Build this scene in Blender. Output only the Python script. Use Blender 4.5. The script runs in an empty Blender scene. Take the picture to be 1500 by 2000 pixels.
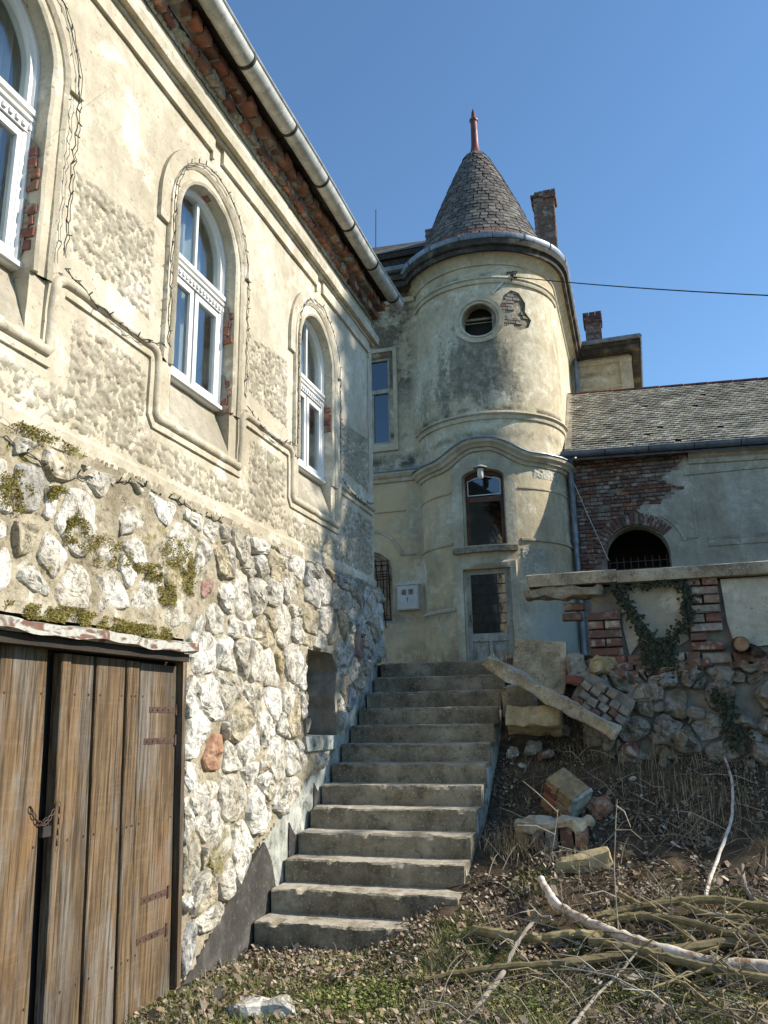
import bpy, math, random
import numpy as np
from mathutils import Vector, Matrix, noise
from mathutils.geometry import delaunay_2d_cdt
random.seed(7); RG = np.random.default_rng(7)
S = bpy.context.scene; COL = S.collection
PI = math.pi
# ------------------------------------------------------------------ camera, sky, sun, exposure
F = 1560.0; PITCH = math.radians(14.3); YAW = math.radians(17.4); ROLL = math.radians(1.0); CAM = Vector((0, 0, 1.6))
f0 = Vector((-math.sin(YAW) * math.cos(PITCH), math.cos(YAW) * math.cos(PITCH), math.sin(PITCH)))
r0 = Vector((math.cos(YAW), math.sin(YAW), 0)); u0 = r0.cross(f0)
cR = math.cos(ROLL) * r0 - math.sin(ROLL) * u0; cU = math.cos(ROLL) * u0 + math.sin(ROLL) * r0
cam = bpy.data.cameras.new('camera'); camo = bpy.data.objects.new('camera', cam); COL.objects.link(camo)
M4 = Matrix((cR, cU, -f0)).transposed().to_4x4(); M4.translation = CAM; camo.matrix_world = M4
cam.sensor_fit = 'VERTICAL'; cam.sensor_height = 24; cam.lens = F / 2000 * 24; cam.clip_end = 2000; cam.clip_start = .05
S.camera = camo
SUN_AZ = math.radians(14); SUN_EL = math.radians(34)      # azimuth measured from +X towards +Y
W = bpy.data.worlds.new('World'); S.world = W; W.use_nodes = True
wn = W.node_tree.nodes; bg = wn['Background']
sky = wn.new('ShaderNodeTexSky'); sky.sky_type = 'NISHITA'; sky.sun_disc = False
sky.sun_elevation = SUN_EL; sky.sun_rotation = math.radians(90) - SUN_AZ
sky.air_density = 1.0; sky.dust_density = .1; sky.ozone_density = 5.0; sky.altitude = 300
tn = wn.new('ShaderNodeMixRGB'); tn.blend_type = 'MULTIPLY'; tn.inputs[0].default_value = 1; tn.inputs[2].default_value = (.81, .89, .86, 1)
W.node_tree.links.new(sky.outputs[0], tn.inputs[1]); W.node_tree.links.new(tn.outputs[0], bg.inputs[0]); bg.inputs[1].default_value = .135
sl = bpy.data.lights.new('sun', 'SUN'); sl.energy = 4.1; sl.angle = math.radians(.55); sl.color = (1, .92, .80)
so = bpy.data.objects.new('sun', sl); COL.objects.link(so)
sdir = Vector((math.cos(SUN_EL) * math.cos(SUN_AZ), math.cos(SUN_EL) * math.sin(SUN_AZ), math.sin(SUN_EL)))
so.rotation_euler = sdir.to_track_quat('Z', 'Y').to_euler(); so.location = sdir * 50
S.view_settings.view_transform = 'Standard'; S.view_settings.look = 'None'
S.view_settings.exposure = .88; S.view_settings.gamma = 1; S.view_settings.use_curve_mapping = False
S.render.engine = 'CYCLES'; S.cycles.use_denoising = True; S.cycles.max_bounces = 6

# ------------------------------------------------------------------ ground height and a ray helper for reading positions
GA = ([-400, 3, 4.7, 5.3, 6.0, 7.3, 8.2, 8.6, 9.0, 400], [-.05, -.04, -.03, .04, .22, .68, 1.28, 1.75, 2.12, 2.15])
def g0(x, y):
    a = np.interp(y, *GA); b = np.where(np.asarray(y) > 5.95, np.minimum(a, 0.0), -.04 + 0 * np.asarray(y))
    t = np.clip((np.asarray(x) + 2.15) / .75, 0, 1); t = t * t * (3 - 2 * t)
    return b + (a - b) * t
def gh(x, y):
    v = float(g0(x, y)); k = 1 if abs(x) < 8 and y < 12 else .2
    return v + k * (.05 * noise.noise(Vector((x * 1.3, y * 1.3, 3))) + .022 * noise.noise(Vector((x * 5, y * 5, 7))))
def ray(x, y): return (f0 * F + cR * (x - 750) + cU * (1000 - y)).normalized()
def hit(x, y, h=0.0):                      # where the line of sight meets the ground plus h
    d = ray(x, y); t = 2.0
    while t < 14:
        p = CAM + d * t
        if p.z <= float(g0(p.x, p.y)) + h: return p
        t += .01
    return p
def onY(x, y, Y): d = ray(x, y); return CAM + d * (Y / d.y)
def onX(x, y, X): d = ray(x, y); return CAM + d * (X / d.x)

# ------------------------------------------------------------------ material helper
class NB:
    def __init__(s, name, rough=.9, spec=.3):
        s.m = bpy.data.materials.new(name); s.m.use_nodes = True; s.nt = s.m.node_tree; s.n = s.nt.nodes
        s.b = s.n['Principled BSDF']; s.b.inputs['Roughness'].default_value = rough
        s.b.inputs['Specular IOR Level'].default_value = spec; s._p = None
    def L(s, a, b): s.nt.links.new(a, b)
    def inp(s, sock, v):
        if isinstance(v, bpy.types.NodeSocket): s.L(v, sock)
        elif isinstance(v, tuple) and len(v) == 3 and sock.type == 'RGBA': sock.default_value = (*v, 1)
        else: sock.default_value = v
    def pos(s):
        if s._p is None: s._p = s.n.new('ShaderNodeNewGeometry')
        return s._p.outputs['Position']
    def isl(s): s.pos(); return s._p.outputs['Random Per Island']
    def rnd(s): return s.n.new('ShaderNodeObjectInfo').outputs['Random']
    def sep(s, i):
        n = s.n.new('ShaderNodeSeparateXYZ'); s.L(s.pos(), n.inputs[0]); return n.outputs[i]
    def vec(s, st=(1, 1, 1), add=None):
        n = s.n.new('ShaderNodeMapping'); s.L(s.pos(), n.inputs[0]); n.inputs['Scale'].default_value = st
        if add is not None:
            c = s.n.new('ShaderNodeCombineXYZ'); m = s.math('MULTIPLY', add, 37.0)
            for i in range(3): s.L(m, c.inputs[i])
            s.L(c.outputs[0], n.inputs['Location'])
        return n.outputs[0]
    def noise(s, sc, det=4, ro=.55, st=None, dist=0, add=None):
        n = s.n.new('ShaderNodeTexNoise'); s.L(s.vec(st or (1, 1, 1), add) if (st or add is not None) else s.pos(), n.inputs['Vector'])
        n.inputs['Scale'].default_value = sc; n.inputs['Detail'].default_value = det; n.inputs['Roughness'].default_value = ro
        n.inputs['Distortion'].default_value = dist; return n.outputs[0]
    def vor(s, sc, feat='F1', st=None, out=0):
        n = s.n.new('ShaderNodeTexVoronoi'); n.feature = feat; s.L(s.vec(st) if st else s.pos(), n.inputs['Vector'])
        n.inputs['Scale'].default_value = sc; return n.outputs[out]
    def ramp(s, fac, st, con=False):
        n = s.n.new('ShaderNodeValToRGB'); e = n.color_ramp.elements
        if con: n.color_ramp.interpolation = 'CONSTANT'
        while len(e) > 1: e.remove(e[-1])
        e[0].position = st[0][0]; e[0].color = (*st[0][1], 1)
        for p, c in st[1:]: q = e.new(p); q.color = (*c, 1)
        s.L(fac, n.inputs[0]); return n.outputs[0]
    def fr(s, fac, a, b, lo=0., hi=1.):
        n = s.n.new('ShaderNodeMapRange'); s.L(fac, n.inputs[0])
        for i, v in enumerate((a, b, lo, hi)): n.inputs[i + 1].default_value = v
        return n.outputs[0]
    def math(s, op, a, b=0.):
        n = s.n.new('ShaderNodeMath'); n.operation = op; s.inp(n.inputs[0], a); s.inp(n.inputs[1], b); return n.outputs[0]
    def mix(s, fac, a, b, mode='MIX'):
        n = s.n.new('ShaderNodeMixRGB'); n.blend_type = mode; s.inp(n.inputs[0], fac); s.inp(n.inputs[1], a); s.inp(n.inputs[2], b); return n.outputs[0]
    def bump(s, h, st=.5, d=.01, prev=None):
        n = s.n.new('ShaderNodeBump'); n.inputs['Strength'].default_value = st; n.inputs['Distance'].default_value = d
        s.L(h, n.inputs['Height'])
        if prev is not None: s.L(prev, n.inputs['Normal'])
        return n.outputs[0]
    def out(s, col, bmp=None, rough=None):
        s.inp(s.b.inputs['Base Color'], col)
        if bmp is not None: s.L(bmp, s.b.inputs['Normal'])
        if rough is not None: s.inp(s.b.inputs['Roughness'], rough)
        return s.m

def m_stucco(name, a, b, c, white=.5, stain=.35, grime=None, dirty=.5, bumpy=1.0):
    n = NB(name)
    col = n.ramp(n.noise(.8, 7, .6), [(.32, a), (.5, b), (.66, c)])
    wh = n.math('MULTIPLY', n.fr(n.noise(2.1, 8, .68, dist=.3), .53, .62), white)
    col = n.mix(wh, col, tuple(min(.82, x * 1.18 + .04) for x in c))
    fine = n.noise(9, 6, .7)
    blot = n.noise(1.9, 9, .75, dist=.6); col = n.mix(n.math('MULTIPLY', n.fr(blot, .52, .64), stain * .55), col, (.27, .245, .185))
    col = n.mix(n.math('MULTIPLY', n.fr(fine, .42, .6), .35), col, tuple(x * .72 for x in a))
    st = n.noise(1.6, 7, .7, st=(1, 1, .22))
    col = n.mix(n.math('MULTIPLY', n.fr(st, .5, .72), stain), col, (.30, .25, .17))
    sp = n.noise(34, 4, .7)
    col = n.mix(n.math('MULTIPLY', n.fr(sp, .6, .68), dirty), col, (.17, .14, .10))
    cr = n.vor(1.3, 'DISTANCE_TO_EDGE')
    crk = n.math('MULTIPLY', n.fr(cr, .0, .006, 1, 0), n.fr(n.noise(1.1, 3), .5, .6))
    col = n.mix(n.math('MULTIPLY', crk, .5), col, (.12, .10, .07))
    if grime: col = grime(n, col)
    bm = n.bump(n.noise(3.5, 6, .6), .5 * bumpy, .03); bm = n.bump(n.noise(45, 5, .7), .55 * bumpy, .005, bm)
    bm = n.bump(n.math('MULTIPLY', wh, -1.), .5 * bumpy, .006, bm)
    return n.out(col, bm)

def m_noise(name, stops, sc=3, det=8, ro=.65, spots=None, bump=(20, .6, .01), rough=.9, per=0., st=None, spec=.3, bump2=None, wx=0.):
    n = NB(name, rough, spec); add = n.rnd() if per else None
    col = n.ramp(n.noise(sc, det, ro, st=st, add=add), stops)
    if per:
        hs = n.n.new('ShaderNodeHueSaturation'); n.L(col, hs.inputs['Color'])
        n.L(n.fr(n.rnd(), 0, 1, 1 - per, 1 + per), hs.inputs['Value']); col = hs.outputs[0]
    for (sc2, lo, hi, am, c2) in (spots or []):
        col = n.mix(n.math('MULTIPLY', n.fr(n.noise(sc2, 6, .7, add=add), lo, hi), am), col, c2)
    if wx: col = weather(n, col, wx)
    bm = n.bump(n.noise(bump[0], 6, .65), bump[1], bump[2])
    if bump2: bm = n.bump(n.noise(bump2[0], 5, .65), bump2[1], bump2[2], bm)
    return n.out(col, bm)

MT = {}
def weather(n, col, k=1.):
    z = n.sep(2); y = n.sep(1)
    col = n.mix(n.math('MULTIPLY', n.fr(n.noise(1.5, 8, .72), .48, .62), .62 * k), col, (.20, .165, .10))
    col = n.mix(n.math('MULTIPLY', n.fr(n.noise(19, 9, .8), .54, .61), .7 * k), col, (.055, .045, .03))
    col = n.mix(n.math('MULTIPLY', n.fr(n.noise(3.3, 8, .75), .57, .66), .55 * k), col, (.075, .068, .05))
    col = n.mix(n.math('MULTIPLY', n.fr(n.noise(5, 8, .75, dist=.5), .58, .63), .6 * k), col, (.74, .70, .60))
    far_dark = n.math('MULTIPLY', n.fr(y, 5.9, 8.2), n.fr(n.noise(2.2, 8, .7), .34, .58)); col = n.mix(n.math('MULTIPLY', far_dark, .5 * k), col, (.15, .13, .095))  # brown mottling grows stronger with distance along the wall
    w = n.math('MULTIPLY', n.fr(z, 2.15, 2.35), n.fr(y, 5.5, 4.6)); w2 = n.fr(n.math('ABSOLUTE', n.math('SUBTRACT', z, .75)), .6, .2)
    w = n.math('MULTIPLY', n.math('MAXIMUM', w, n.math('MULTIPLY', w2, .85)), n.fr(n.math('ADD', n.noise(2.6, 8, .7), n.math('MULTIPLY', n.noise(24, 5, .7), .25)), .66, .74))
    return n.mix(n.math('MULTIPLY', w, .85), col, n.ramp(n.noise(30, 5, .7), [(.35, (.09, .075, .02)), (.65, (.27, .22, .06))]))
MT['stucco'] = m_stucco('cream_stucco', (.38, .33, .235), (.52, .465, .35), (.63, .58, .465), .85, .6, dirty=.75)
def wing_grime(n, col):
    z = n.sep(2); k = n.math('MULTIPLY', n.fr(z, 3.5, 3.1), n.fr(n.noise(3, 6, .7), .42, .6))
    return n.mix(n.math('MULTIPLY', k, .55), col, (.27, .24, .16))
MT['roughcast'] = m_stucco('roughcast_stucco', (.25, .22, .155), (.36, .325, .25), (.47, .43, .345), .5, .35, dirty=.95, bumpy=1.5, grime=wing_grime)
def tower_grime(n, col):
    z = n.sep(2); x = n.sep(0); nz = n.noise(1.1, 8, .72); nf = n.noise(14, 5, .7)
    k = n.math('MULTIPLY', n.math('MULTIPLY', n.fr(z, 6.95, 7.7), n.fr(z, 10.2, 7.9)), n.fr(n.math('ABSOLUTE', n.math('ADD', x, 2.75)), 1.5, .2))
    sv = n.noise(2.2, 7, .7, st=(1, 1, .3)); kk = n.math('ADD', n.math('MULTIPLY', k, .8), n.math('MULTIPLY', n.math('SUBTRACT', sv, .5), 2.4)); kk = n.math('ADD', kk, n.math('MULTIPLY', n.math('SUBTRACT', nf, .5), 1.3))
    k = n.math('MULTIPLY', n.fr(kk, .30, .62), n.fr(k, 0, .2))
    col = n.mix(n.math('MULTIPLY', k, .8), col, n.ramp(n.noise(5, 9, .8), [(.38, (.06, .055, .042)), (.5, (.16, .15, .115)), (.62, (.36, .33, .25))]))
    ko = n.math('MULTIPLY', n.math('MULTIPLY', n.fr(x, -2.7, -3.3), n.fr(z, 7.1, 6.2)), n.fr(n.noise(1.3, 5), .35, .6)); col = n.mix(n.math('MULTIPLY', ko, .8), col, (.68, .50, .26))
    fc = n.fr(x, -3.7, -3.95)
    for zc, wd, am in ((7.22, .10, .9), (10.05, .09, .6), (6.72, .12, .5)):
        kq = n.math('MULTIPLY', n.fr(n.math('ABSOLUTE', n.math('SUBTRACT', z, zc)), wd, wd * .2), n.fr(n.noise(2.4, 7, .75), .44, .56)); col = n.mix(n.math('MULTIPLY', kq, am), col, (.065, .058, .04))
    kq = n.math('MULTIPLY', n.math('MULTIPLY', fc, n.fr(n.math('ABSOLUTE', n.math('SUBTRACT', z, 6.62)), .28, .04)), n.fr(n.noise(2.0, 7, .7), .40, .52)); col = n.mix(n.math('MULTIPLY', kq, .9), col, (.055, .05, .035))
    k2 = n.math('MULTIPLY', n.fr(n.math('ABSOLUTE', n.math('SUBTRACT', z, 3.45)), .22, .03), n.fr(nz, .4, .55))
    col = n.mix(n.math('MULTIPLY', k2, .6), col, (.15, .13, .09))
    k3 = n.math('MULTIPLY', n.fr(z, 3.3, 2.5), n.fr(n.noise(3, 5), .46, .58))
    col = n.mix(n.math('MULTIPLY', k3, .7), col, (.26, .15, .09))
    k5 = n.math('MULTIPLY', n.fr(z, 3.8, 3.2), n.fr(x, -2.0, -1.6))
    col = n.mix(n.math('MULTIPLY', k5, .75), col, (.33, .40, .37))
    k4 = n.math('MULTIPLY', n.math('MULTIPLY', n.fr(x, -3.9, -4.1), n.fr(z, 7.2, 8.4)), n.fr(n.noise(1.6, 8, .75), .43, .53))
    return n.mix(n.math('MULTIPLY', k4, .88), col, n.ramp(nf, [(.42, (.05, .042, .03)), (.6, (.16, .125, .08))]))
MT['tower'] = m_stucco('tower_stucco', (.40, .33, .21), (.57, .485, .325), (.66, .61, .47), .75, .6, tower_grime, dirty=.6)
MT['tower_trim'] = m_stucco('tower_trim_stucco', (.40, .34, .23), (.56, .49, .35), (.65, .60, .46), .5, .65, dirty=.8)
MT['annex'] = m_stucco('grey_annex_plaster', (.34, .32, .25), (.47, .445, .36), (.58, .56, .47), .7, .85, dirty=.95)
MT['mortar'] = m_noise('lime_mortar', [(.3, (.24, .20, .13)), (.5, (.40, .35, .25)), (.7, (.60, .55, .44))], 2.6, 8, .7,
    [(9, .52, .64, .6, (.20, .165, .11)), (1.2, .56, .66, .3, (.21, .175, .07))], (14, .8, .03), bump2=(60, .7, .006), wx=1.)
MT['mortar_grey'] = m_noise('grey_mortar', [(.3, (.13, .115, .09)), (.6, (.26, .235, .19)), (.75, (.36, .33, .28))], 6, 7, .7, None, (40, .7, .008))
def m_stone(name, dark=1.0, warm=0.):
    n = NB(name, .85, .35); r = n.rnd()
    d = dark
    tint = n.ramp(r, [(0, (.66 * d, .61 * d, .51 * d)), (.2, (.76 * d, .73 * d, .65 * d)), (.42, (.55 * d, .51 * d, .42 * d)), (.56, (.70 * d, .66 * d, .57 * d)),
                      (.8, (.42 * d, .41 * d, .38 * d)), (.82, (.54 * d, .46 * d, .31 * d)), (.92, (.46 * d, .40 * d, .28 * d)), (.985, (.36 * d, .22 * d, .15 * d))], True)
    v = n.noise(7, 9, .72, st=(1, 1, .6), dist=.8, add=r)
    col = n.mix(n.fr(v, .34, .50, .95, 0), tint, (.10 * d, .09 * d, .065 * d))
    rid = n.math('ABSOLUTE', n.math('SUBTRACT', n.noise(5, 7, .6, dist=1.6, add=r), .5))
    col = n.mix(n.fr(rid, .0, .022, .8, 0), col, (.07, .06, .045))
    col = n.mix(n.fr(n.noise(4, 7, .7, add=r), .54, .62, 0, .75), col, (.70 * d, .68 * d, .63 * d))
    col = weather(n, col, .9)
    bm = n.bump(n.noise(8, 8, .7, dist=1.0, add=r), .9, .03); bm = n.bump(n.noise(50, 5, .7), .5, .006, bm)
    return n.out(col, bm)
MT['stone'] = m_stone('limestone'); MT['stone_dark'] = m_stone('grey_rubble_stone', .55)
for nm, t in (('stone_orange', (.37, .21, .13)), ('stone_yellow', (.36, .29, .16)), ('stone_red', (.27, .15, .12)), ('stone_blue', (.19, .22, .25))):
    MT[nm] = m_noise(nm, [(.3, tuple(x * .6 for x in t)), (.5, t), (.72, tuple(min(.6, x * 1.35 + .05) for x in t))], 6, 8, .7, [(11, .56, .64, .6, (.11, .09, .07)), (3, .58, .66, .5, (.6, .57, .5))], (14, .8, .02))
MT['moss'] = m_noise('moss', [(.3, (.10, .08, .02)), (.5, (.24, .20, .05)), (.7, (.36, .31, .09))], 14, 6, .7, None, (70, .9, .01))
def m_brick(name, cs, wh=.4, dark=.4):
    n = NB(name, .9); r = n.rnd()
    col = n.ramp(r, [(i / len(cs), c) for i, c in enumerate(cs)], True)
    col = n.mix(n.fr(n.noise(18, 6, .7, add=r), .35, .65, .5, 0), col, (.07, .04, .03))
    col = n.mix(n.math('MULTIPLY', n.fr(n.noise(7, 6, .7, add=r), .53, .62), wh), col, (.48, .44, .37))
    col = n.mix(n.math('MULTIPLY', n.fr(n.noise(3, 6, .7), .5, .62), dark), col, (.05, .042, .034))
    return n.out(col, n.bump(n.noise(35, 6, .7), .7, .008))
MT['brick'] = m_brick('red_brick', [(.29, .105, .065), (.22, .08, .055), (.34, .14, .08), (.26, .12, .085), (.19, .08, .065), (.36, .18, .10)], .5, .4)
MT['brick_old'] = m_brick('old_red_brick', [(.20, .095, .07), (.16, .08, .06), (.25, .14, .10), (.22, .13, .095), (.15, .09, .075), (.27, .20, .15)], .65, .5)
MT['brick_white'] = m_brick('limewashed_brick', [(.24, .11, .08), (.32, .24, .19), (.38, .34, .29), (.24, .14, .11), (.20, .12, .09)], .75, .45)
MT['brick_grey'] = m_brick('mortar_coated_brick', [(.27, .25, .21), (.33, .30, .26), (.23, .19, .15), (.30, .26, .20), (.22, .12, .09)], .5, .5)
MT['brick_yellow'] = m_brick('yellow_brick', [(.36, .26, .13), (.30, .20, .11), (.29, .15, .08)], .3, .3)
def m_wood():
    n = NB('weathered_wood', .8, .25); r = n.rnd()
    gr = n.noise(30, 10, .75, st=(1, 1, .045), dist=.6, add=r)
    big = n.noise(3.0, 6, .65, st=(1, 1, .32), dist=.8, add=r)
    col = n.ramp(gr, [(.34, (.035, .024, .015)), (.43, (.13, .08, .04)), (.50, (.23, .145, .07)), (.58, (.32, .22, .12)), (.68, (.44, .37, .27))])
    col = n.mix(n.fr(big, .47, .56, 0, .85), col, n.ramp(gr, [(.3, (.10, .085, .07)), (.5, (.25, .23, .20)), (.7, (.46, .44, .40))]))
    col = n.mix(n.fr(n.noise(2.2, 5, .6, st=(1, 1, .5), add=r), .52, .66, 0, .6), col, (.33, .17, .06)); col = n.mix(.45, col, (.075, .056, .036)); saw = n.noise(26, 3, .6, st=(1, .12, 3.5)); col = n.mix(n.fr(saw, .54, .68, 0, .16), col, (.30, .24, .17))
    kn = n.vor(2.6, st=(1, 1.6, .6)); col = n.mix(n.fr(kn, .05, .12, .9, 0), col, (.055, .035, .02))
    fine = n.noise(60, 6, .75, st=(1, 1, .03), add=r); col = n.mix(n.fr(fine, .40, .50, .8, 0), col, (.035, .025, .016)); dk = n.noise(2.6, 7, .7, st=(1, 1, .22), dist=.6, add=r); col = n.mix(n.fr(dk, .5, .64, 0, .7), col, (.06, .042, .026))
    bm = n.bump(gr, .8, .012); bm = n.bump(fine, .7, .004, bm)
    return n.out(col, bm)
MT['wood'] = m_wood()
MT['wood_dark'] = m_noise('dark_old_wood', [(.3, (.018, .015, .012)), (.55, (.045, .036, .028)), (.75, (.09, .075, .06))], 10, 7, .7, None, (40, .7, .01), st=(1, .15, 1))
MT['board_grey'] = m_noise('sooty_cornice', [(.35, (.025, .023, .02)), (.52, (.06, .055, .045)), (.62, (.15, .13, .09)), (.75, (.26, .22, .15))], 2.6, 8, .7, None, (25, .6, .01))
MT['rust'] = m_noise('rusty_iron', [(.3, (.035, .024, .02)), (.55, (.085, .05, .038)), (.75, (.14, .085, .06))], 22, 6, .7, None, (60, .5, .004), .7)
MT['iron'] = m_noise('black_iron', [(.3, (.015, .015, .015)), (.7, (.05, .045, .04))], 20, 4, .6, None, (50, .3, .003), .55)
def m_flash():
    n = NB('peeling_painted_metal', .6)
    z = n.noise(10, 3, .5, st=(1, .6, 1.5), dist=1.2)
    col = n.ramp(z, [(.40, (.16, .075, .05)), (.46, (.22, .20, .16)), (.50, (.42, .41, .36))]); col = n.mix(n.fr(n.noise(30, 5), .5, .65, 0, .4), col, (.16, .13, .1))
    return n.out(col, n.bump(z, .4, .005))
MT['flash'] = m_flash()
def m_metal(name, a, b, c, rough=.5, met=.55):
    n = NB(name, rough); col = n.ramp(n.noise(4, 7, .65), [(.3, a), (.5, b), (.7, c)])
    col = n.mix(n.fr(n.noise(15, 6, .7, st=(1, 1, .3)), .54, .64, 0, .5), col, tuple(x * .5 for x in a))
    n.b.inputs['Metallic'].default_value = met
    return n.out(col, n.bump(n.noise(9, 4), .25, .01), n.fr(n.noise(7, 5), .3, .7, rough - .12, rough + .15))
MT['zinc'] = m_metal('galvanised_zinc', (.30, .31, .29), (.46, .47, .44), (.62, .62, .57), .6, .3)
MT['zinc_blue'] = m_metal('blue_grey_zinc', (.13, .155, .19), (.20, .235, .28), (.30, .34, .38), .45, .4)
MT['copper'] = m_metal('red_painted_metal', (.10, .04, .04), (.15, .058, .052), (.20, .09, .08), .5, .2)
MT['white'] = m_noise('white_painted_frame', [(.3, (.62, .62, .60)), (.7, (.78, .78, .76))], 5, 5, .6, [(12, .6, .7, .3, (.4, .38, .33))], (30, .15, .003), .45, spec=.5)
MT['frame_brown'] = m_noise('brown_window_wood', [(.3, (.07, .035, .02)), (.7, (.17, .085, .045))], 8, 6, .6, None, (40, .4, .004), .6)
MT['frame_old'] = m_noise('flaking_grey_paint', [(.35, (.22, .22, .18)), (.5, (.38, .37, .30)), (.65, (.50, .47, .38))], 9, 8, .7, [(24, .55, .62, .7, (.15, .10, .06))], (40, .6, .005), .7, st=(1, 1, .4))
MT['box'] = m_noise('meter_box_paint', [(.3, (.50, .50, .46)), (.7, (.62, .62, .58))], 5, 5, .6, [(9, .58, .7, .25, (.3, .28, .22))], (30, .1, .003), .5)
def m_glass(name, tint, refl=.12, dark=False):
    n = NB(name, .05); nt = n.nt; n.n.remove(n.b)
    g = n.n.new('ShaderNodeBsdfGlossy'); g.inputs['Roughness'].default_value = .03; g.inputs['Color'].default_value = (.95, .97, 1, 1)
    t = n.n.new('ShaderNodeBsdfTransparent'); t.inputs['Color'].default_value = (*tint, 1)
    lw = n.n.new('ShaderNodeLayerWeight'); fz = n.math('ADD', n.math('MULTIPLY', n.math('POWER', lw.outputs['Facing'], 4.), .85), .04)
    n.L(n.bump(n.noise(2.2, 3), .12, .02), g.inputs['Normal'])
    mx = n.n.new('ShaderNodeMixShader'); n.L(n.math('ADD', fz, refl), mx.inputs[0]); n.L(t.outputs[0], mx.inputs[1]); n.L(g.outputs[0], mx.inputs[2])
    n.L(mx.outputs[0], n.n['Material Output'].inputs[0]); return n.m
MT['glass'] = m_glass('window_glass', (.8, .85, .87), .06); MT['glass_dark'] = m_glass('old_window_glass', (.25, .28, .32), .1)
MT['curtain'] = m_noise('pale_curtain', [(.3, (.55, .54, .47)), (.7, (.70, .69, .62))], 3, 4, .5, None, (30, .2, .003))
MT['dark'] = m_noise('dark_interior', [(.3, (.02, .018, .016)), (.7, (.045, .04, .035))], 2, 3, .5, None, (10, .2, .01))
MT['room'] = m_noise('room_plaster', [(.3, (.16, .15, .13)), (.7, (.22, .21, .18))], 2, 3, .5, None, (10, .2, .01))
MT['wire'] = m_noise('dark_green_wire', [(.3, (.018, .02, .014)), (.7, (.04, .042, .03))], 20, 2, .5, None, (10, .1, .001), .6)
MT['cable_grey'] = m_noise('grey_cable', [(.3, (.22, .24, .25)), (.7, (.36, .38, .38))], 10, 2, .5, None, (10, .1, .001), .5)
def m_conc(name, k=1., warm=0.):
    n = NB(name, .92)
    col = n.ramp(n.noise(2.3, 8, .7), [(.34, (.078 * k, .064 * k, .042 * k)), (.5, (.165 * k, .14 * k, .098 * k)), (.66, (.28 * k, .245 * k, .18 * k))])
    col = n.mix(n.fr(n.noise(11, 8, .75), .52, .62, 0, .6), col, (.06, .055, .04))
    col = n.mix(n.fr(n.noise(4, 6, .7, st=(1, 1, .4)), .58, .68, 0, .35), col, (.30 * k, .27 * k, .20 * k))
    col = n.mix(n.fr(n.noise(55, 3, .7), .60, .66, 0, .7), col, (.36 * k, .34 * k, .29 * k))
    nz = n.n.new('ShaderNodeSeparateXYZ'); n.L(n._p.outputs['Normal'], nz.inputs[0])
    lit_grit = n.math('MULTIPLY', n.fr(nz.outputs[2], .6, .9), n.fr(n.noise(7, 6, .7), .36, .56))  # upward faces painted paler: grit plus the look of sunlit treads
    col = n.mix(n.math('MULTIPLY', lit_grit, .8), col, (.46, .42, .34))
    bm = n.bump(n.noise(16, 6, .7), .7, .012); bm = n.bump(n.noise(80, 3, .7), .8, .004, bm)
    return n.out(col, bm)
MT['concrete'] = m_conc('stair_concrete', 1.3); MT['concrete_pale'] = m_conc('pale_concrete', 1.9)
MT['plinth_dark'] = m_noise('dark_wall_patch', [(.3, (.025, .023, .021)), (.5, (.055, .051, .045)), (.7, (.12, .112, .10))], 3, 9, .75, [(24, .58, .66, .5, (.17, .16, .14))], (14, .7, .012), bump2=(60, .5, .004))  # blotchy near-black grey for the wedge and notches by the stairs
MT['plinth_white'] = m_noise('flaking_white_plaster', [(.35, (.10, .10, .08)), (.48, (.30, .31, .27)), (.62, (.52, .53, .47))], 4, 9, .72, [(9, .55, .63, .7, (.05, .045, .03))], (22, .7, .01), st=(1, 1, .7))
def m_slate(name, cs, lich=.5):
    n = NB(name, .85); col = n.ramp(n.isl(), [(i / len(cs), c) for i, c in enumerate(cs)], True)
    col = n.mix(n.fr(n.noise(3, 6, .7), .46, .62, 0, lich), col, (.05, .045, .038))
    col = n.mix(n.fr(n.noise(22, 6, .7), .52, .66, 0, .5), col, (.30, .28, .22))
    return n.out(col, n.bump(n.noise(40, 5, .7), .5, .006))
MT['tile_cone'] = m_slate('cone_slate', [(.10, .09, .08), (.145, .13, .115), (.085, .075, .07), (.17, .155, .135), (.12, .10, .09)], .5)
MT['tile_red'] = m_brick('red_tile', [(.20, .095, .07), (.155, .085, .065), (.21, .12, .09), (.13, .10, .085)], .3, .3)
MT['tile_annex'] = m_slate('annex_tile', [(.27, .26, .205), (.34, .33, .26), (.22, .21, .17), (.42, .40, .33), (.30, .27, .21)], .6)
def cone_obj_mat():
    n = NB('cone_slate_piece', .8); col = n.ramp(n.rnd(), [(0, (.10, .09, .08)), (.25, (.15, .135, .12)), (.5, (.085, .078, .07)), (.7, (.18, .165, .145)), (.88, (.12, .10, .09))], True)
    col = n.mix(n.fr(n.noise(5, 6, .7), .5, .64, 0, .5), col, (.26, .25, .21)); return n.out(col, n.bump(n.noise(40, 5, .7), .5, .006))
MT['tile_piece'] = cone_obj_mat()
def m_ground():
    n = NB('leaf_mould_soil', .95)
    col = n.ramp(n.noise(5, 9, .75), [(.3, (.035, .025, .016)), (.5, (.085, .062, .038)), (.7, (.16, .12, .07))])
    col = n.mix(n.fr(n.noise(1.1, 6, .7), .5, .6, 0, .6), col, (.05, .037, .025))
    k = n.math('MULTIPLY', n.fr(n.sep(1), 6.3, 5.2), n.fr(n.noise(1.4, 6, .65), .46, .58))
    col = n.mix(n.math('MULTIPLY', k, .75), col, (.09, .095, .025))
    bm = n.bump(n.noise(12, 8, .75), .9, .03); return n.out(col, n.bump(n.noise(60, 6, .75), .9, .01, bm))
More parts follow.
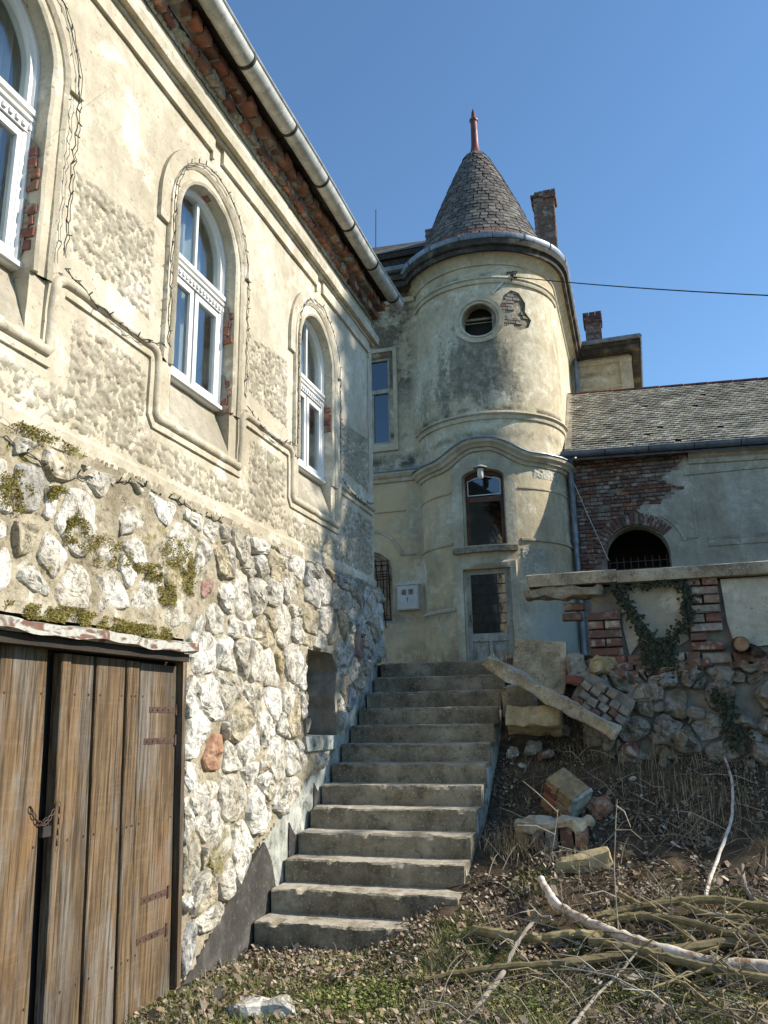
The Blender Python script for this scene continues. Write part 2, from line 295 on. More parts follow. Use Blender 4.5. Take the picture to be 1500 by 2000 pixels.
MT['ground'] = m_ground()
def m_isl(name, cs, rough=.85, trans=0.):
    n = NB(name, rough); col = n.ramp(n.isl(), [(i / len(cs), c) for i, c in enumerate(cs)], True)
    col = n.mix(n.fr(n.noise(30, 4, .7), .4, .65, 0, .4), col, tuple(x * .45 for x in cs[0])); return n.out(col)
MT['leaves'] = m_isl('dry_leaves', [(.22, .17, .12), (.30, .235, .16), (.14, .10, .07), (.40, .33, .24), (.24, .17, .11), (.48, .41, .32), (.28, .19, .12), (.19, .155, .12)])
MT['straw'] = m_isl('dry_grass', [(.38, .30, .18), (.48, .39, .24), (.27, .20, .12), (.55, .46, .30)])
MT['grass'] = m_isl('green_grass', [(.13, .17, .04), (.19, .23, .06), (.09, .125, .03), (.27, .27, .09), (.34, .30, .13)])
MT['ivy'] = m_isl('ivy_leaves', [(.02, .028, .012), (.032, .042, .016), (.015, .02, .01), (.045, .05, .022)], .6)
MT['twig'] = m_isl('dry_twigs', [(.22, .18, .14), (.33, .28, .21), (.14, .11, .085), (.42, .36, .29)])
MT['bark_olive'] = m_noise('olive_bark', [(.3, (.10, .08, .035)), (.5, (.22, .175, .085)), (.7, (.30, .25, .14))], 9, 6, .65, [(30, .58, .66, .5, (.06, .045, .025))], (40, .5, .005), per=.25)
MT['bark_grey'] = m_noise('grey_bark', [(.3, (.14, .12, .09)), (.5, (.28, .25, .20)), (.7, (.40, .37, .31))], 9, 6, .65, None, (40, .5, .005), per=.25)
MT['birch'] = m_noise('peeled_white_trunk', [(.36, (.22, .13, .08)), (.44, (.50, .42, .33)), (.6, (.70, .66, .60))], 7, 7, .7, [(16, .58, .64, .8, (.16, .07, .04))], (30, .5, .006))
MT['spruce'] = m_isl('spruce_needles', [(.02, .035, .015), (.03, .05, .02), (.015, .03, .012)])
MT['log_end'] = m_noise('cut_log_wood', [(.3, (.16, .09, .05)), (.6, (.33, .21, .12)), (.75, (.45, .33, .2))], 18, 6, .6, None, (40, .5, .005))

# ------------------------------------------------------------------ object helpers
WLOC = {}
def empty(name, loc, label, cat, group=None, kind=None):
    o = bpy.data.objects.new(name, None); COL.objects.link(o); o.location = loc; o.empty_display_size = .2
    WLOC[o.name] = Vector(loc); tag(o, label, cat, group, kind); return o
def tag(o, label=None, cat=None, group=None, kind=None):
    for k, v in (('label', label), ('category', cat), ('group', group), ('kind', kind)):
        if v: o[k] = v
    return o
def link(name, me, loc, parent=None):
    o = bpy.data.objects.new(name, me); COL.objects.link(o); loc = Vector(loc); WLOC[o.name] = loc.copy()
    if parent is not None: o.parent = parent; o.location = loc - WLOC[parent.name]
    else: o.location = loc
    return o
def mk(name, V, Fc, mat, parent=None, smooth=False, loc=None):
    V = np.asarray([tuple(v) for v in V] if not isinstance(V, np.ndarray) else V, dtype=float)
    if loc is None:
        a, b = V.min(0), V.max(0); loc = ((a[0] + b[0]) / 2, (a[1] + b[1]) / 2, a[2])
    me = bpy.data.meshes.new(name); W_ = V - np.array(loc)
    if isinstance(Fc, np.ndarray):
        nf, k = Fc.shape; me.vertices.add(len(W_)); me.vertices.foreach_set('co', W_.astype(np.float32).ravel())
        me.loops.add(nf * k); me.loops.foreach_set('vertex_index', Fc.astype(np.int32).ravel())
        me.polygons.add(nf); me.polygons.foreach_set('loop_start', np.arange(0, nf * k, k, dtype=np.int32)); me.update(calc_edges=True)
    else:
        me.from_pydata(W_.tolist(), [], Fc)
    me.materials.append(MT[mat] if isinstance(mat, str) else mat)
    if smooth: me.polygons.foreach_set('use_smooth', [True] * len(me.polygons))
    if smooth and len(me.polygons) < 60000: me.set_sharp_from_angle(angle=math.radians(38))
    me.update(); return link(name, me, loc, parent)
class G:
    def __init__(s): s.V = []; s.F = []
    def add(s, V, Fc):
        n = len(s.V); s.V += [tuple(v) for v in V]; s.F += [tuple(i + n for i in f) for f in Fc]
    def box(s, a, b, mapf=None, rot=None, jit=0.):
        c = [(x, y, z) for z in (a[2], b[2]) for y in (a[1], b[1]) for x in (a[0], b[0])]
        if jit: c = [tuple(q + random.uniform(-jit, jit) for q in p) for p in c]
        if rot:
            m = Vector([(a[i] + b[i]) / 2 for i in range(3)]); c = [m + rot @ (Vector(p) - m) for p in c]
        if mapf: c = [mapf(*p) for p in c]
        s.add(c, [(0, 2, 3, 1), (4, 5, 7, 6), (0, 1, 5, 4), (2, 6, 7, 3), (0, 4, 6, 2), (1, 3, 7, 5)])
    def tube(s, P, r, n=6, cap=True):
        P = [Vector(p) for p in P]; rs = r if isinstance(r, (list, tuple)) else [r] * len(P); V = []; up = None
        for i, p in enumerate(P):
            t = (P[min(i + 1, len(P) - 1)] - P[max(i - 1, 0)]).normalized()
            if up is None: up = t.orthogonal().normalized()
            up = (up - t * up.dot(t)).normalized(); w = t.cross(up)
            V += [p + rs[i] * (math.cos(2 * PI * k / n) * up + math.sin(2 * PI * k / n) * w) for k in range(n)]
        Fc = [(i * n + k, i * n + (k + 1) % n, (i + 1) * n + (k + 1) % n, (i + 1) * n + k) for i in range(len(P) - 1) for k in range(n)]
        if cap: Fc += [tuple(range(n))[::-1], tuple(range((len(P) - 1) * n, len(P) * n))]
        s.add(V, Fc)
    def lathe(s, prof, c, a0=0, a1=2 * PI, n=48, cap=False):      # prof: (radius, z); angle 0 faces -Y
        full = abs(a1 - a0 - 2 * PI) < 1e-6; m = n if full else n + 1; V = []
        for i in range(m):
            t = a0 + (a1 - a0) * i / n; V += [(c[0] + r * math.sin(t), c[1] - r * math.cos(t), z) for r, z in prof]
        k = len(prof); Fc = []
        for i in range(n):
            j = (i + 1) % m
            Fc += [(i * k + q, j * k + q, j * k + q + 1, i * k + q + 1) for q in range(k - 1)]
        s.add(V, Fc)
    def prism(s, poly, h0, h1, mapf):
        n = len(poly); V = [mapf(u, v, h0) for u, v in poly] + [mapf(u, v, h1) for u, v in poly]
        s.add(V, [tuple(range(n))[::-1], tuple(range(n, 2 * n))] + [(i, (i + 1) % n, n + (i + 1) % n, n + i) for i in range(n)])
    def mold(s, path, prof, mapf, closed=False, wob=0.):         # prof: (offset across, height out)
        n = len(path); V = []; k = len(prof)
        for i in range(n):
            a = path[(i - 1) % n] if (closed or i) else path[i]; b = path[(i + 1) % n] if (closed or i < n - 1) else path[i]
            p = path[i]; d1 = Vector((p[0] - a[0], p[1] - a[1])); d2 = Vector((b[0] - p[0], b[1] - p[1]))
            d1 = d1.normalized() if d1.length > 1e-9 else d2.normalized(); d2 = d2.normalized() if d2.length > 1e-9 else d1
            t = (d1 + d2); t = t.normalized() if t.length > 1e-6 else d1; nn = Vector((-t.y, t.x)); sc = 1 / max(.5, nn.dot(Vector((-d1.y, d1.x))))
            w = wob * noise.noise(Vector((p[0] * 7, p[1] * 7, 5)))
            V += [mapf(p[0] + nn.x * o * sc, p[1] + nn.y * o * sc, h + w) for o, h in prof]
        Fc = [(i * k + q, ((i + 1) % n) * k + q, ((i + 1) % n) * k + q + 1, i * k + q + 1) for i in range(n if closed else n - 1) for q in range(k - 1)]
        if not closed and k > 2: Fc += [tuple(range(k)), tuple(range((n - 1) * k, n * k))[::-1]]
        s.add(V, Fc)
    def plate(s, outer, holes, mapf, step=.15, h=None):
        pts = [Vector(p) for p in outer]; fs = [list(range(len(outer)))]
        for hl in holes: fs.append(list(range(len(pts), len(pts) + len(hl)))); pts += [Vector(p) for p in hl]
        us = [p[0] for p in outer]; vs = [p[1] for p in outer]
        u = min(us) + step / 2
        while u < max(us):
            v = min(vs) + step / 2
            while v < max(vs):
                if inside(u, v, outer) and not any(inside(u, v, q) for q in holes): pts.append(Vector((u, v)))
                v += step
            u += step
        r = delaunay_2d_cdt(pts, [], fs, 2, 1e-5)
        V = []
        for p in r[0]: V.append(mapf(p.x, p.y, h(p.x, p.y) if h else 0.))
        Fc = []
        for f in r[2]:
            cx = sum(r[0][i].x for i in f) / len(f); cy = sum(r[0][i].y for i in f) / len(f)
            if not any(inside(cx, cy, q) for q in holes): Fc.append(tuple(f))
        s.add(V, Fc)
    def obj(s, name, mat, parent=None, smooth=False, loc=None): return mk(name, s.V, s.F, mat, parent, smooth, loc)
def inside(u, v, P):
    c = False; n = len(P); j = n - 1
    for i in range(n):
        a, b = P[i], P[j]
        if (a[1] > v) != (b[1] > v) and u < (b[0] - a[0]) * (v - a[1]) / (b[1] - a[1]) + a[0]: c = not c
        j = i
    return c
def inside_np(U, V, P):
    c = np.zeros(U.shape, bool); n = len(P); j = n - 1
    for i in range(n):
        a, b = P[i], P[j]
        if abs(b[1] - a[1]) > 1e-12: c ^= ((a[1] > V) != (b[1] > V)) & (U < (b[0] - a[0]) * (V - a[1]) / (b[1] - a[1]) + a[0])
        j = i
    return c
def arch(c, hw, zb, zs, n=20, rise=1.): return [(c - hw, zb), (c + hw, zb)] + [(c + hw * math.cos(PI * i / n), zs + rise * hw * math.sin(PI * i / n)) for i in range(n + 1)]
def smooth_noise(nu, nv, passes=1, amp=1.):
    h = RG.random((nu, nv))
    for _ in range(passes): h = (h + np.roll(h, 1, 0) + np.roll(h, -1, 0) + np.roll(h, 1, 1) + np.roll(h, -1, 1)) / 5
    return (h - h.mean()) / (h.std() + 1e-9) * amp
def gridplate(name, poly, holes, step, mapnp, hfun, mat, parent, smooth=False):
    us = [p[0] for p in poly]; vs = [p[1] for p in poly]
    u = np.arange(min(us), max(us) + step, step); v = np.arange(min(vs), max(vs) + step, step)
    U, Vv = np.meshgrid(u, v, indexing='ij'); H = hfun(U, Vv); nu, nv = U.shape
    cu = (U[:-1, :-1] + step / 2); cv = (Vv[:-1, :-1] + step / 2); jt = RG.normal(0, step * .5, cu.shape)
    m = inside_np(cu + jt, cv + jt[::-1], poly)
    for q in holes: m &= ~inside_np(cu, cv, q)
    if not smooth:                                                 # the rim of a rough patch dips into the wall
        ct = np.zeros((nu, nv)); mm = m.astype(float); ct[:-1, :-1] += mm; ct[1:, :-1] += mm; ct[:-1, 1:] += mm; ct[1:, 1:] += mm
        H = np.where(ct < 4, -.006, H); P_ = np.pad(ct, 1, mode='edge'); nb_ = np.minimum.reduce([P_[:-2, 1:-1], P_[2:, 1:-1], P_[1:-1, :-2], P_[1:-1, 2:]]); H = np.where((ct == 4) & (nb_ < 4), H * .5, H)
    P = np.stack(mapnp(U, Vv, H), -1).reshape(-1, 3)
    I = np.arange(nu * nv).reshape(nu, nv); a = I[:-1, :-1][m]; b = I[1:, :-1][m]; c = I[1:, 1:][m]; d = I[:-1, 1:][m]
    Fc = np.stack([a, b, c, d], -1); used = np.unique(Fc); mp = np.zeros(nu * nv, int); mp[used] = np.arange(len(used))
    return mk(name, P[used], mp[Fc], mat, parent, smooth)
def brick_mesh(seed, jit=.03, bev=.09):
    rr = random.Random(seed); V = []; idx = {}
    # chamfered unit box, 24 vertices pulled in at the edges
    Fc = []
    for sx in (-1, 1):
        for sy in (-1, 1):
            for sz in (-1, 1):
                for ax in range(3):
                    p = [sx * .5, sy * .5, sz * .5]
                    for k in range(3):
                        if k != ax: p[k] *= (1 - 2 * bev * (.5 + rr.random()) * (.45 if k == 0 else 1))
                    p = [q + rr.uniform(-jit, jit) * (.4 if i == 0 else 1) for i, q in enumerate(p)]
                    idx[(sx, sy, sz, ax)] = len(V); V.append(tuple(p))
    s = (-1, 1)
    for ax in range(3):
        o = [k for k in range(3) if k != ax]
        for sg in s:
            q = []
            for a, b in ((-1, -1), (1, -1), (1, 1), (-1, 1)):
                k = [0, 0, 0]; k[ax] = sg; k[o[0]] = a; k[o[1]] = b; q.append(idx[(*k, ax)])
            Fc.append(tuple(q))
    for e in range(3):
        o = [k for k in range(3) if k != e]
        for a in s:
            for b in s:
                k1 = [0, 0, 0]; k1[o[0]] = a; k1[o[1]] = b; k2 = list(k1); k1[e] = -1; k2[e] = 1
                Fc.append((idx[(*k1, o[0])], idx[(*k2, o[0])], idx[(*k2, o[1])], idx[(*k1, o[1])]))
    for a in s:
        for b in s:
            for c in s: Fc.append((idx[(a, b, c, 0)], idx[(a, b, c, 1)], idx[(a, b, c, 2)]))
    me = bpy.data.meshes.new('brick'); me.from_pydata(V, [], Fc)
    bm_fix(me); return me
def bm_fix(me):
    import bmesh
    b = bmesh.new(); b.from_mesh(me); bmesh.ops.recalc_face_normals(b, faces=b.faces); b.to_mesh(me); b.free()
BR = {}
def brick(c, size, mat, parent, rot=None, name='brick', k=None):
    key = (mat, random.randrange(5) if k is None else k)
    if key not in BR: me = brick_mesh(hash(key[1]) + 11, .035, .10); me.materials.append(MT[mat]); BR[key] = me
    o = link(name, BR[key], c, parent); o.scale = size
    if rot is not None: o.rotation_euler = rot
    return o
def chunk(name, size, loc, rot, mat, parent=None, seed=0, amp=.03, cuts=5, sharp=False):   # a weathered block
    rr = np.random.default_rng(seed); n = cuts + 1; V = []; idx = {}; Fc = []
    def vid(p):
        if p not in idx: idx[p] = len(V); V.append(p)
        return idx[p]
    for ax in range(3):
        o = [k for k in range(3) if k != ax]
        for sg in (0, n):
            for i in range(n):
                for j in range(n):
                    q = []
                    for a, b in ((i, j), (i + 1, j), (i + 1, j + 1), (i, j + 1)):
                        k = [0, 0, 0]; k[ax] = sg; k[o[0]] = a; k[o[1]] = b; q.append(vid(tuple(k)))
                    Fc.append(tuple(q) if sg else tuple(q[::-1]))
    P = []
    R_ = Matrix.Rotation(rot[2], 3, 'Z') @ Matrix.Rotation(rot[1], 3, 'Y') @ Matrix.Rotation(rot[0], 3, 'X')
    for p in V:
        q = Vector([(c / n - .5) for c in p]); edge = sum(abs(abs(c) - .5) < 1e-6 for c in q)
        q = Vector([c * size[i] for i, c in enumerate(q)])
        a = amp * (1 + .8 * (edge > 1)); q += Vector([noise.noise(q * 9 + Vector((seed * 3.1, k * 7.7, 0))) * a for k in range(3)])
        if edge > 1: q *= (1 - amp * .6 / max(size) * 2)
        P.append(R_ @ q + Vector(loc))
    return mk(name, P, Fc, mat, parent, False)

# ================================================================== GROUND (structure)
def axis(lo, hi, st, far):
    a = list(np.arange(lo, hi + 1e-6, st)); x = lo; l = []
    d = st
    while x > -far: d *= 1.35; x -= d; l.append(x)
    x = hi; r = []; d = st
    while x < far: d *= 1.35; x += d; r.append(x)
    return np.array(l[::-1] + a + r)
gx = axis(-3.3, 3.2, .05, 400); gy = axis(3.0, 9.2, .05, 400)
GV = [(x, y, gh(x, y)) for x in gx for y in gy]; ny = len(gy)
GF = np.array([(i * ny + j, (i + 1) * ny + j, (i + 1) * ny + j + 1, i * ny + j + 1) for i in range(len(gx) - 1) for j in range(ny - 1)])
tag(mk('ground', np.array(GV), GF, 'ground', None, True, (0, 0, 0)), 'sloping yard ground of dark soil, moss and leaf mould', None, None, 'structure')
g = G(); g.box((-7.5, 9.30, 2.0), (-1.36, 15.9, 2.188)); g.box((-1.36, 8.62, 1.9), (14, 15.9, 2.17))
tag(g.obj('terrace', 'ground'), 'raised terrace between the stair head and the round tower', None, None, 'structure')

# ================================================================== STUCCO WING (left)
wing = empty('stucco_wing', (-2.95, 6, 0), 'long cream stucco wing with arched windows above a whitewashed rubble stone base', 'building')
def Lw(u, v, h): return (-2.95 + h, u, v)
def Lnp(U, V, H): return (-2.95 + H, U, V)
WC = [2.68, 4.91, 7.13]
ragged = [(8.98 - i * .12, 6.60 + .05 * noise.noise(Vector((i * .9, 1, 1))) + random.uniform(-.025, .025)) for i in range(64)]
outer = [(1.3, 3.02), (8.98, 3.02)] + ragged + [(1.3, 6.6)]
holes = [arch(c, .425, 3.60, 5.24) for c in WC]
gw = G(); gw.plate(outer, holes, Lw, .12, lambda u, v: .006 * noise.noise(Vector((u * 1.5, v * 1.5, 0))) + .003 * noise.noise(Vector((u * 6, v * 6, 0))))
wall = gw.obj('stucco_wall', 'stucco', wing)
g = G(); g.box((-9, 8.93, 2.0), (-2.957, 8.975, 7.0)); g.box((-9, 1.3, 5.9), (-8.9, 8.93, 7)); g.box((-3.02, 1.3, 6.4), (-2.965, 8.93, 6.9))
g.obj('end_wall', 'stucco', wing)
for c in WC:                                                       # reveals
    g = G(); out = arch(c, .425, 3.60, 5.24, 28)
    def rv(u, v, h): return Lw(u, v, h)
    pts = [(c + .425, 3.60)] + [(c + .425, z) for z in np.arange(3.7, 5.2, .07)] + out[2:] + [(c - .425, z) for z in np.arange(5.2, 3.62, -.07)] + [(c - .425, 3.60)]
    V = []; D = [0.0, -.05, -.1, -.2]
    for (u, v) in pts:
        for d in D:
            w = .006 * noise.noise(Vector((u * 9, v * 9, d * 20)))
            V.append(Lw(u + w, v + w, d))
    k = 4; g.add(V, [(i * k + q, i * k + q + 1, (i + 1) * k + q + 1, (i + 1) * k + q) for i in range(len(pts) - 1) for q in range(k - 1)])
    g.obj('window_reveal', 'stucco', wing, True)
    g = G(); n = 14                                                # sloping plaster sill
    V = []
    for i in range(n + 1):
        u = c - .43 + .86 * i / n
        for t in range(6):
            s_ = t / 5; V.append(Lw(u, 3.60 + .39 * s_ + .01 * noise.noise(Vector((u * 6, s_ * 4, 2))), .012 - .145 * s_ + .012 * noise.noise(Vector((u * 5, s_ * 5, 9)))))
    g.add(V, [(i * 6 + q, (i + 1) * 6 + q, (i + 1) * 6 + q + 1, i * 6 + q + 1) for i in range(n) for q in range(5)])
    g.obj('sloping_sill', 'roughcast', wing, True)
def halfround(r, o=0., base=0., n=7): return [(o + r * math.cos(PI * i / n), base + r * math.sin(PI * i / n)) for i in range(n + 1)]
for c in WC:                                                       # mouldings round each opening
    g = G(); pth = [(c + .5, z) for z in np.arange(3.96, 5.2, .06)] + [(c + .5 * math.cos(PI * i / 30), 5.24 + .5 * math.sin(PI * i / 30)) for i in range(31)] + [(c - .5, z) for z in np.arange(5.2, 3.95, -.06)]
    g.mold(pth, [(-.075, -.01)] + [(-.075, .008)] + [(-.06, .03)] + halfround(-.036, -.0, .012) + [(.055, .03), (.075, .018), (.075, -.01)][::1], Lw, wob=.008)
    g.obj('arch_moulding', 'stucco', wing, True)
    g = G(); a = [(c + .615 * math.cos(t), 5.24 + .615 * math.sin(t)) for t in np.linspace(PI * .02, PI, 40)] + [(c - .615, z) for z in (5.1, 5.03)]
    a = [(c + .62, 5.24)] + a
    g.mold([(c + .62 * math.cos(t), 5.22 + .62 * math.sin(t)) for t in np.linspace(0.05, PI, 36)] + [(c - .62, 5.12), (c - .62, 5.03)], [(-.075, -.005), (-.072, .03), (.045, .024), (.055, -.005)], Lw)
    g.obj('hood_moulding', 'stucco', wing)
pth = [(1.3, 4.03)]
for c in WC:
    pth += [(c - .76, 4.03)] + [(c - .70 + .1 * math.sin(t), 3.93 + .1 * math.cos(t)) for t in np.linspace(0, PI / 2, 7)] + [(c - .60, 3.58), (c - .58, 3.555), (c + .58, 3.555), (c + .60, 3.58)]
    pth += [(c + .70 - .1 * math.cos(t), 3.93 + .1 * math.sin(t)) for t in np.linspace(0, PI / 2, 7)] + [(c + .76, 4.03)]
pth += [(8.95, 4.03)]
fine = []
for a, b in zip(pth[:-1], pth[1:]):
    n = max(1, int(math.dist(a, b) / .06)); fine += [(a[0] + (b[0] - a[0]) * i / n, a[1] + (b[1] - a[1]) * i / n) for i in range(n)]
fine.append(pth[-1])
g = G(); g.mold(fine, [(-.085, -.01), (-.082, .018), (-.052, .02)] + halfround(.032, 0, .014)[::-1] + [(.05, .016), (.053, -.01)], Lw, wob=.01)
g.obj('string_course', 'stucco', wing, True)
g = G()                                                            # frieze panels, cornice fillets, base band
fr = [(1.3, 2.60), (2.82, 4.88), (5.05, 7.08), (7.26, 8.80)]
for a, b in fr:
    g.prism([(a, 6.045), (b - .0, 6.045), (b, 6.19), (a, 6.19)], -.01, .03, Lw)
    g.prism([(b + .001, 5.985), (b + .03, 5.985), (b + .03, 6.188), (b + .001, 6.188)], -.01, .028, Lw)
g.prism([(8.80 + .002, 4.3), (8.835, 4.3), (8.835, 5.98), (8.802, 5.98)], -.01, .012, Lw)
g.obj('frieze_band', 'stucco', wing)
g = G(); P2 = [(1.3 + i * .12, 0) for i in range(64)] + [(8.985, 0)]
def Lc(u, v, h): return (-2.95 + h, u, v)
g.mold([(u, 6.19) for u, _ in P2], [(0, -.01), (0, .045), (.018, .05), (.03, .048), (.03, .10), (.10, .115), (.135, .105), (.16, -.01)], Lc, wob=.006)
g.obj('cornice_moulding', 'stucco', wing)
g = G(); nb = 64
g.mold([(1.3 + i * .12, 3.085) for i in range(nb)] + [(8.985, 3.085)], [(-.05, -.02), (-.045, .022), (.06, .03), (.085, .01), (.095, -.01)], Lc, wob=.025)
g.obj('base_band', 'stucco', wing, True)
rc = lambda amp, ps=1: (lambda U, V: smooth_noise(*U.shape, ps, amp) + .0035)
panels = []
for i, c in enumerate([.48] + WC):
    n = WC[i] if i < 3 else None
    a = c + .70; b = (n - .70) if n else 8.80
    panels.append([(a, 4.24), (a, 4.80), (b, 4.90), (b, 4.20)])
for P in panels: gridplate('roughcast_panel', P, [], .0125, Lnp, rc(.0085), 'roughcast', wing)
P = [(1.4, 3.19), (8.90, 3.19), (8.90, 3.88)]
for c in WC[::-1]: P += [(c + .78, 3.88), (c + .78, 3.42), (c - .70, 3.42), (c - .70, 3.82), (c - .78, 3.88)]
P += [(1.4, 3.88)]
gridplate('roughcast_panel', P, [], .0135, Lnp, rc(.0088), 'roughcast', wing)
# broken plaster with bricks in the far reveals
for c, zc in ((WC[0], 4.62), (WC[1], 4.72), (WC[2], 4.72), (WC[0], 4.25), (WC[1], 4.12)):
    g = G(); pl = [(-.03 + .055 * math.cos(t) * (1 + .4 * random.uniform(-1, 1)) - .05, zc + .17 * math.sin(t) * (1 + .3 * random.uniform(-1, 1))) for t in np.linspace(0, 2 * PI, 14)[:-1]]
    V = [(-2.95 + a, c + .412, b) for a, b in pl]; g.add(V, [tuple(range(len(V)))]); g.obj('broken_plaster', 'mortar_grey', wing)
    for k in range(4): brick((-3.02 + random.uniform(-.02, .02), c + .440 + random.uniform(-.006, .004), zc - .13 + .072 * k), (.12 + random.uniform(-.03, .03), .06, .06), 'brick', wing, (0, random.uniform(-.1, .1), random.uniform(-.1, .1)))
for k in range(3): brick((-3.0, 4.91 + .02 + .03 * k, 5.675), (.05, .05, .035), 'brick', wing)
# brick eaves
for row, (z, xf, h) in enumerate(((6.655, -2.872, .085), (6.75, -2.775, .09))):
    y = 2.4 + row * .06
    while y < 8.95:
        w = random.uniform(.13, .165)
        if not (row == 0 and random.random() < .05):
            brick((xf - .09 + random.uniform(-.022, .012), y + w / 2, z + random.uniform(-.008, .008)), (.2, w - .014, h), random.choice(['brick', 'brick_old', 'brick', 'brick_old', 'brick_grey']), wing,
                  (random.uniform(-.1, .1), random.uniform(-.1, .1), random.uniform(-.12, .12)))
        y += w + .004
gridplate('eaves_mortar', [(2.2, 6.56), (8.97, 6.56), (8.97, 6.70), (2.2, 6.70)], [], .012, lambda U, V, H: (-2.93 + H + np.where(V > 6.625, .035, 0), U, V), rc(.007), 'mortar', wing)
gridplate('eaves_mortar', [(2.2, 6.685), (8.97, 6.685), (8.97, 6.81), (2.2, 6.81)], [], .012, lambda U, V, H: (-2.85 + H + np.where(V > 6.715, .05, -.02), U, V), rc(.007), 'mortar_grey', wing)
g = G()
for i in range(48): g.box((-3.1, 2.0 + i * .146, 6.83 + random.uniform(-.004, .004)), (-2.70, 2.0 + i * .146 + .14, 6.855))
g.box((-2.74, 2.0, 6.862), (-2.71, 9.05, 6.93)); g.obj('eaves_boards', 'wood_dark', wing)
g = G(); g.add([(-2.70, 1.0, 6.94), (-2.70, 9.12, 6.94), (-6.2, 9.12, 9.6), (-6.2, 1.0, 9.6), (-2.70, 1.0, 6.99), (-2.70, 9.12, 6.99), (-6.2, 9.12, 9.65), (-6.2, 1.0, 9.65)],
    [(0, 1, 2, 3), (4, 7, 6, 5), (0, 4, 5, 1), (1, 5, 6, 2), (2, 6, 7, 3), (3, 7, 4, 0)])
for r in range(26):
    t = r / 26; x = -2.66 - 3.52 * t; z = 7.0 + 2.66 * t
    for q in range(36): g.box((x - .17, 1 + q * .226, z), (x, 1 + q * .226 + .215, z + .012), rot=Matrix.Rotation(.62, 3, 'Y'))
g.obj('roof', 'tile_annex', wing)
g = G(); V = []; ys = list(np.arange(1.0, 9.15, .2)) + [9.18]
for y in ys:
    sag = .012 * math.sin(y * 2.2)
    for i in range(13):
        t = PI + PI * i / 12; V.append((-2.64 + .082 * math.cos(t), y, 6.845 + sag + .082 * math.sin(t)))
    V.append((-2.55, y, 6.862 + sag))
k = 14; g.add(V, [(i * k + q, i * k + q + 1, (i + 1) * k + q + 1, (i + 1) * k + q) for i in range(len(ys) - 1) for q in range(k - 1)])
g.add([(-2.64 + .082 * math.cos(PI + PI * i / 12), 9.18, 6.845 + .082 * math.sin(PI + PI * i / 12)) for i in range(13)], [tuple(range(13))])
g.tube([(-2.553, y, 6.862 + .012 * math.sin(y * 2.2)) for y in ys], .012, 6)
gut = g.obj('gutter', 'zinc', wing, True)
for y in (3.2, 4.04, 4.86, 5.70, 6.49, 7.27, 8.09, 8.95):
    g = G(); sg = .012 * math.sin(y * 2.2)
    g.mold([(-2.64 + .086 * math.cos(t), 6.845 + sg + .086 * math.sin(t)) for t in np.linspace(PI, 2 * PI + .15, 16)], [(-.004, -.015), (-.004, .015), (.003, .015), (.003, -.015)], lambda u, v, h: (u, y + h, v))
    g.box((-2.85, y - .015, 6.842), (-2.728, y + .015, 6.85)); g.obj('bracket', 'iron', gut)
# windows of the wing
def wing_window(c):
    X = -3.085; w = mk('window', *(lambda q: (q.V, q.F))(_frame(c, X)), 'white', wing, False)
    g = G(); g.prism([(c - .425, 4.83), (c + .425, 4.83), (c + .425, 4.975), (c - .425, 4.975)], -.145, -.085, Lw)
    g.prism([(c - .43, 4.945), (c + .43, 4.945), (c + .43, 4.98), (c - .43, 4.98)], -.085, -.06, Lw); g.prism([(c - .43, 4.905), (c + .43, 4.905), (c + .43, 4.925), (c - .43, 4.925)], -.085, -.068, Lw)
    for k in range(17): g.prism([(c - .41 + k * .05, 4.845), (c - .385 + k * .05, 4.845), (c - .385 + k * .05, 4.875), (c - .41 + k * .05, 4.875)], -.085, -.07, Lw)
    g.obj('transom', 'white', w)
    for s in (-1, 1):                                              # two casements
        g = G(); a, b = (c - .385, c - .012) if s < 0 else (c + .012, c + .385); z0, z1 = 4.03, 4.825
        for q in ([(a, z0), (a + .05, z0), (a + .05, z1), (a, z1)], [(b - .05, z0), (b, z0), (b, z1), (b - .05, z1)], [(a + .051, z0), (b - .051, z0), (b - .051, z0 + .06), (a + .051, z0 + .06)], [(a + .051, z1 - .05), (b - .051, z1 - .05), (b - .051, z1), (a + .051, z1)]):
            g.prism(q, -.145, -.10, Lw)
        g.obj('sash', 'white', w)
        g = G(); g.prism([(a + .05, z0 + .06), (b - .05, z0 + .06), (b - .05, z1 - .05), (a + .05, z1 - .05)], -.128, -.122, Lw); g.obj('pane', 'glass', w)
    g = G(); g.prism([(c - .012, 4.976), (c + .018, 4.976), (c + .018, 5.62), (c - .012, 5.62)], -.145, -.105, Lw); g.obj('mullion', 'white', w)
    for s in (-1, 1):
        q = [(c + s * .02, 4.98)] + [(c + s * .375 * math.cos(t), 5.24 + .375 * math.sin(t)) for t in np.linspace(0, PI / 2 - .06, 12)]
        q = [(c + s * .02, 4.98), (c + s * .375, 4.98)] + q[1:]
        if s < 0: q = q[::-1]
        g = G(); g.prism(q, -.128, -.122, Lw); g.obj('pane', 'glass', w)
    g = G(); g.prism([(c - .44, 3.985), (c + .44, 3.985), (c + .44, 4.012), (c - .44, 4.012)], -.16, -.055, Lw); g.obj('sill', 'white', w)
    g = G(); n = 60; V = []
    for i in range(n + 1):
        u = c - .12 + .95 * i / n; gap = 0
        for z in (4.0, 4.5, 5.1, 6.0): V.append((-3.22 + .022 * math.sin(u * 46) + .012 * math.sin(u * 97), u, z))
    Fc = [(i * 4 + q, (i + 1) * 4 + q, (i + 1) * 4 + q + 1, i * 4 + q + 1) for i in range(n) for q in range(3)]
    g.add(V, Fc); g.obj('curtain', 'curtain', w, True)
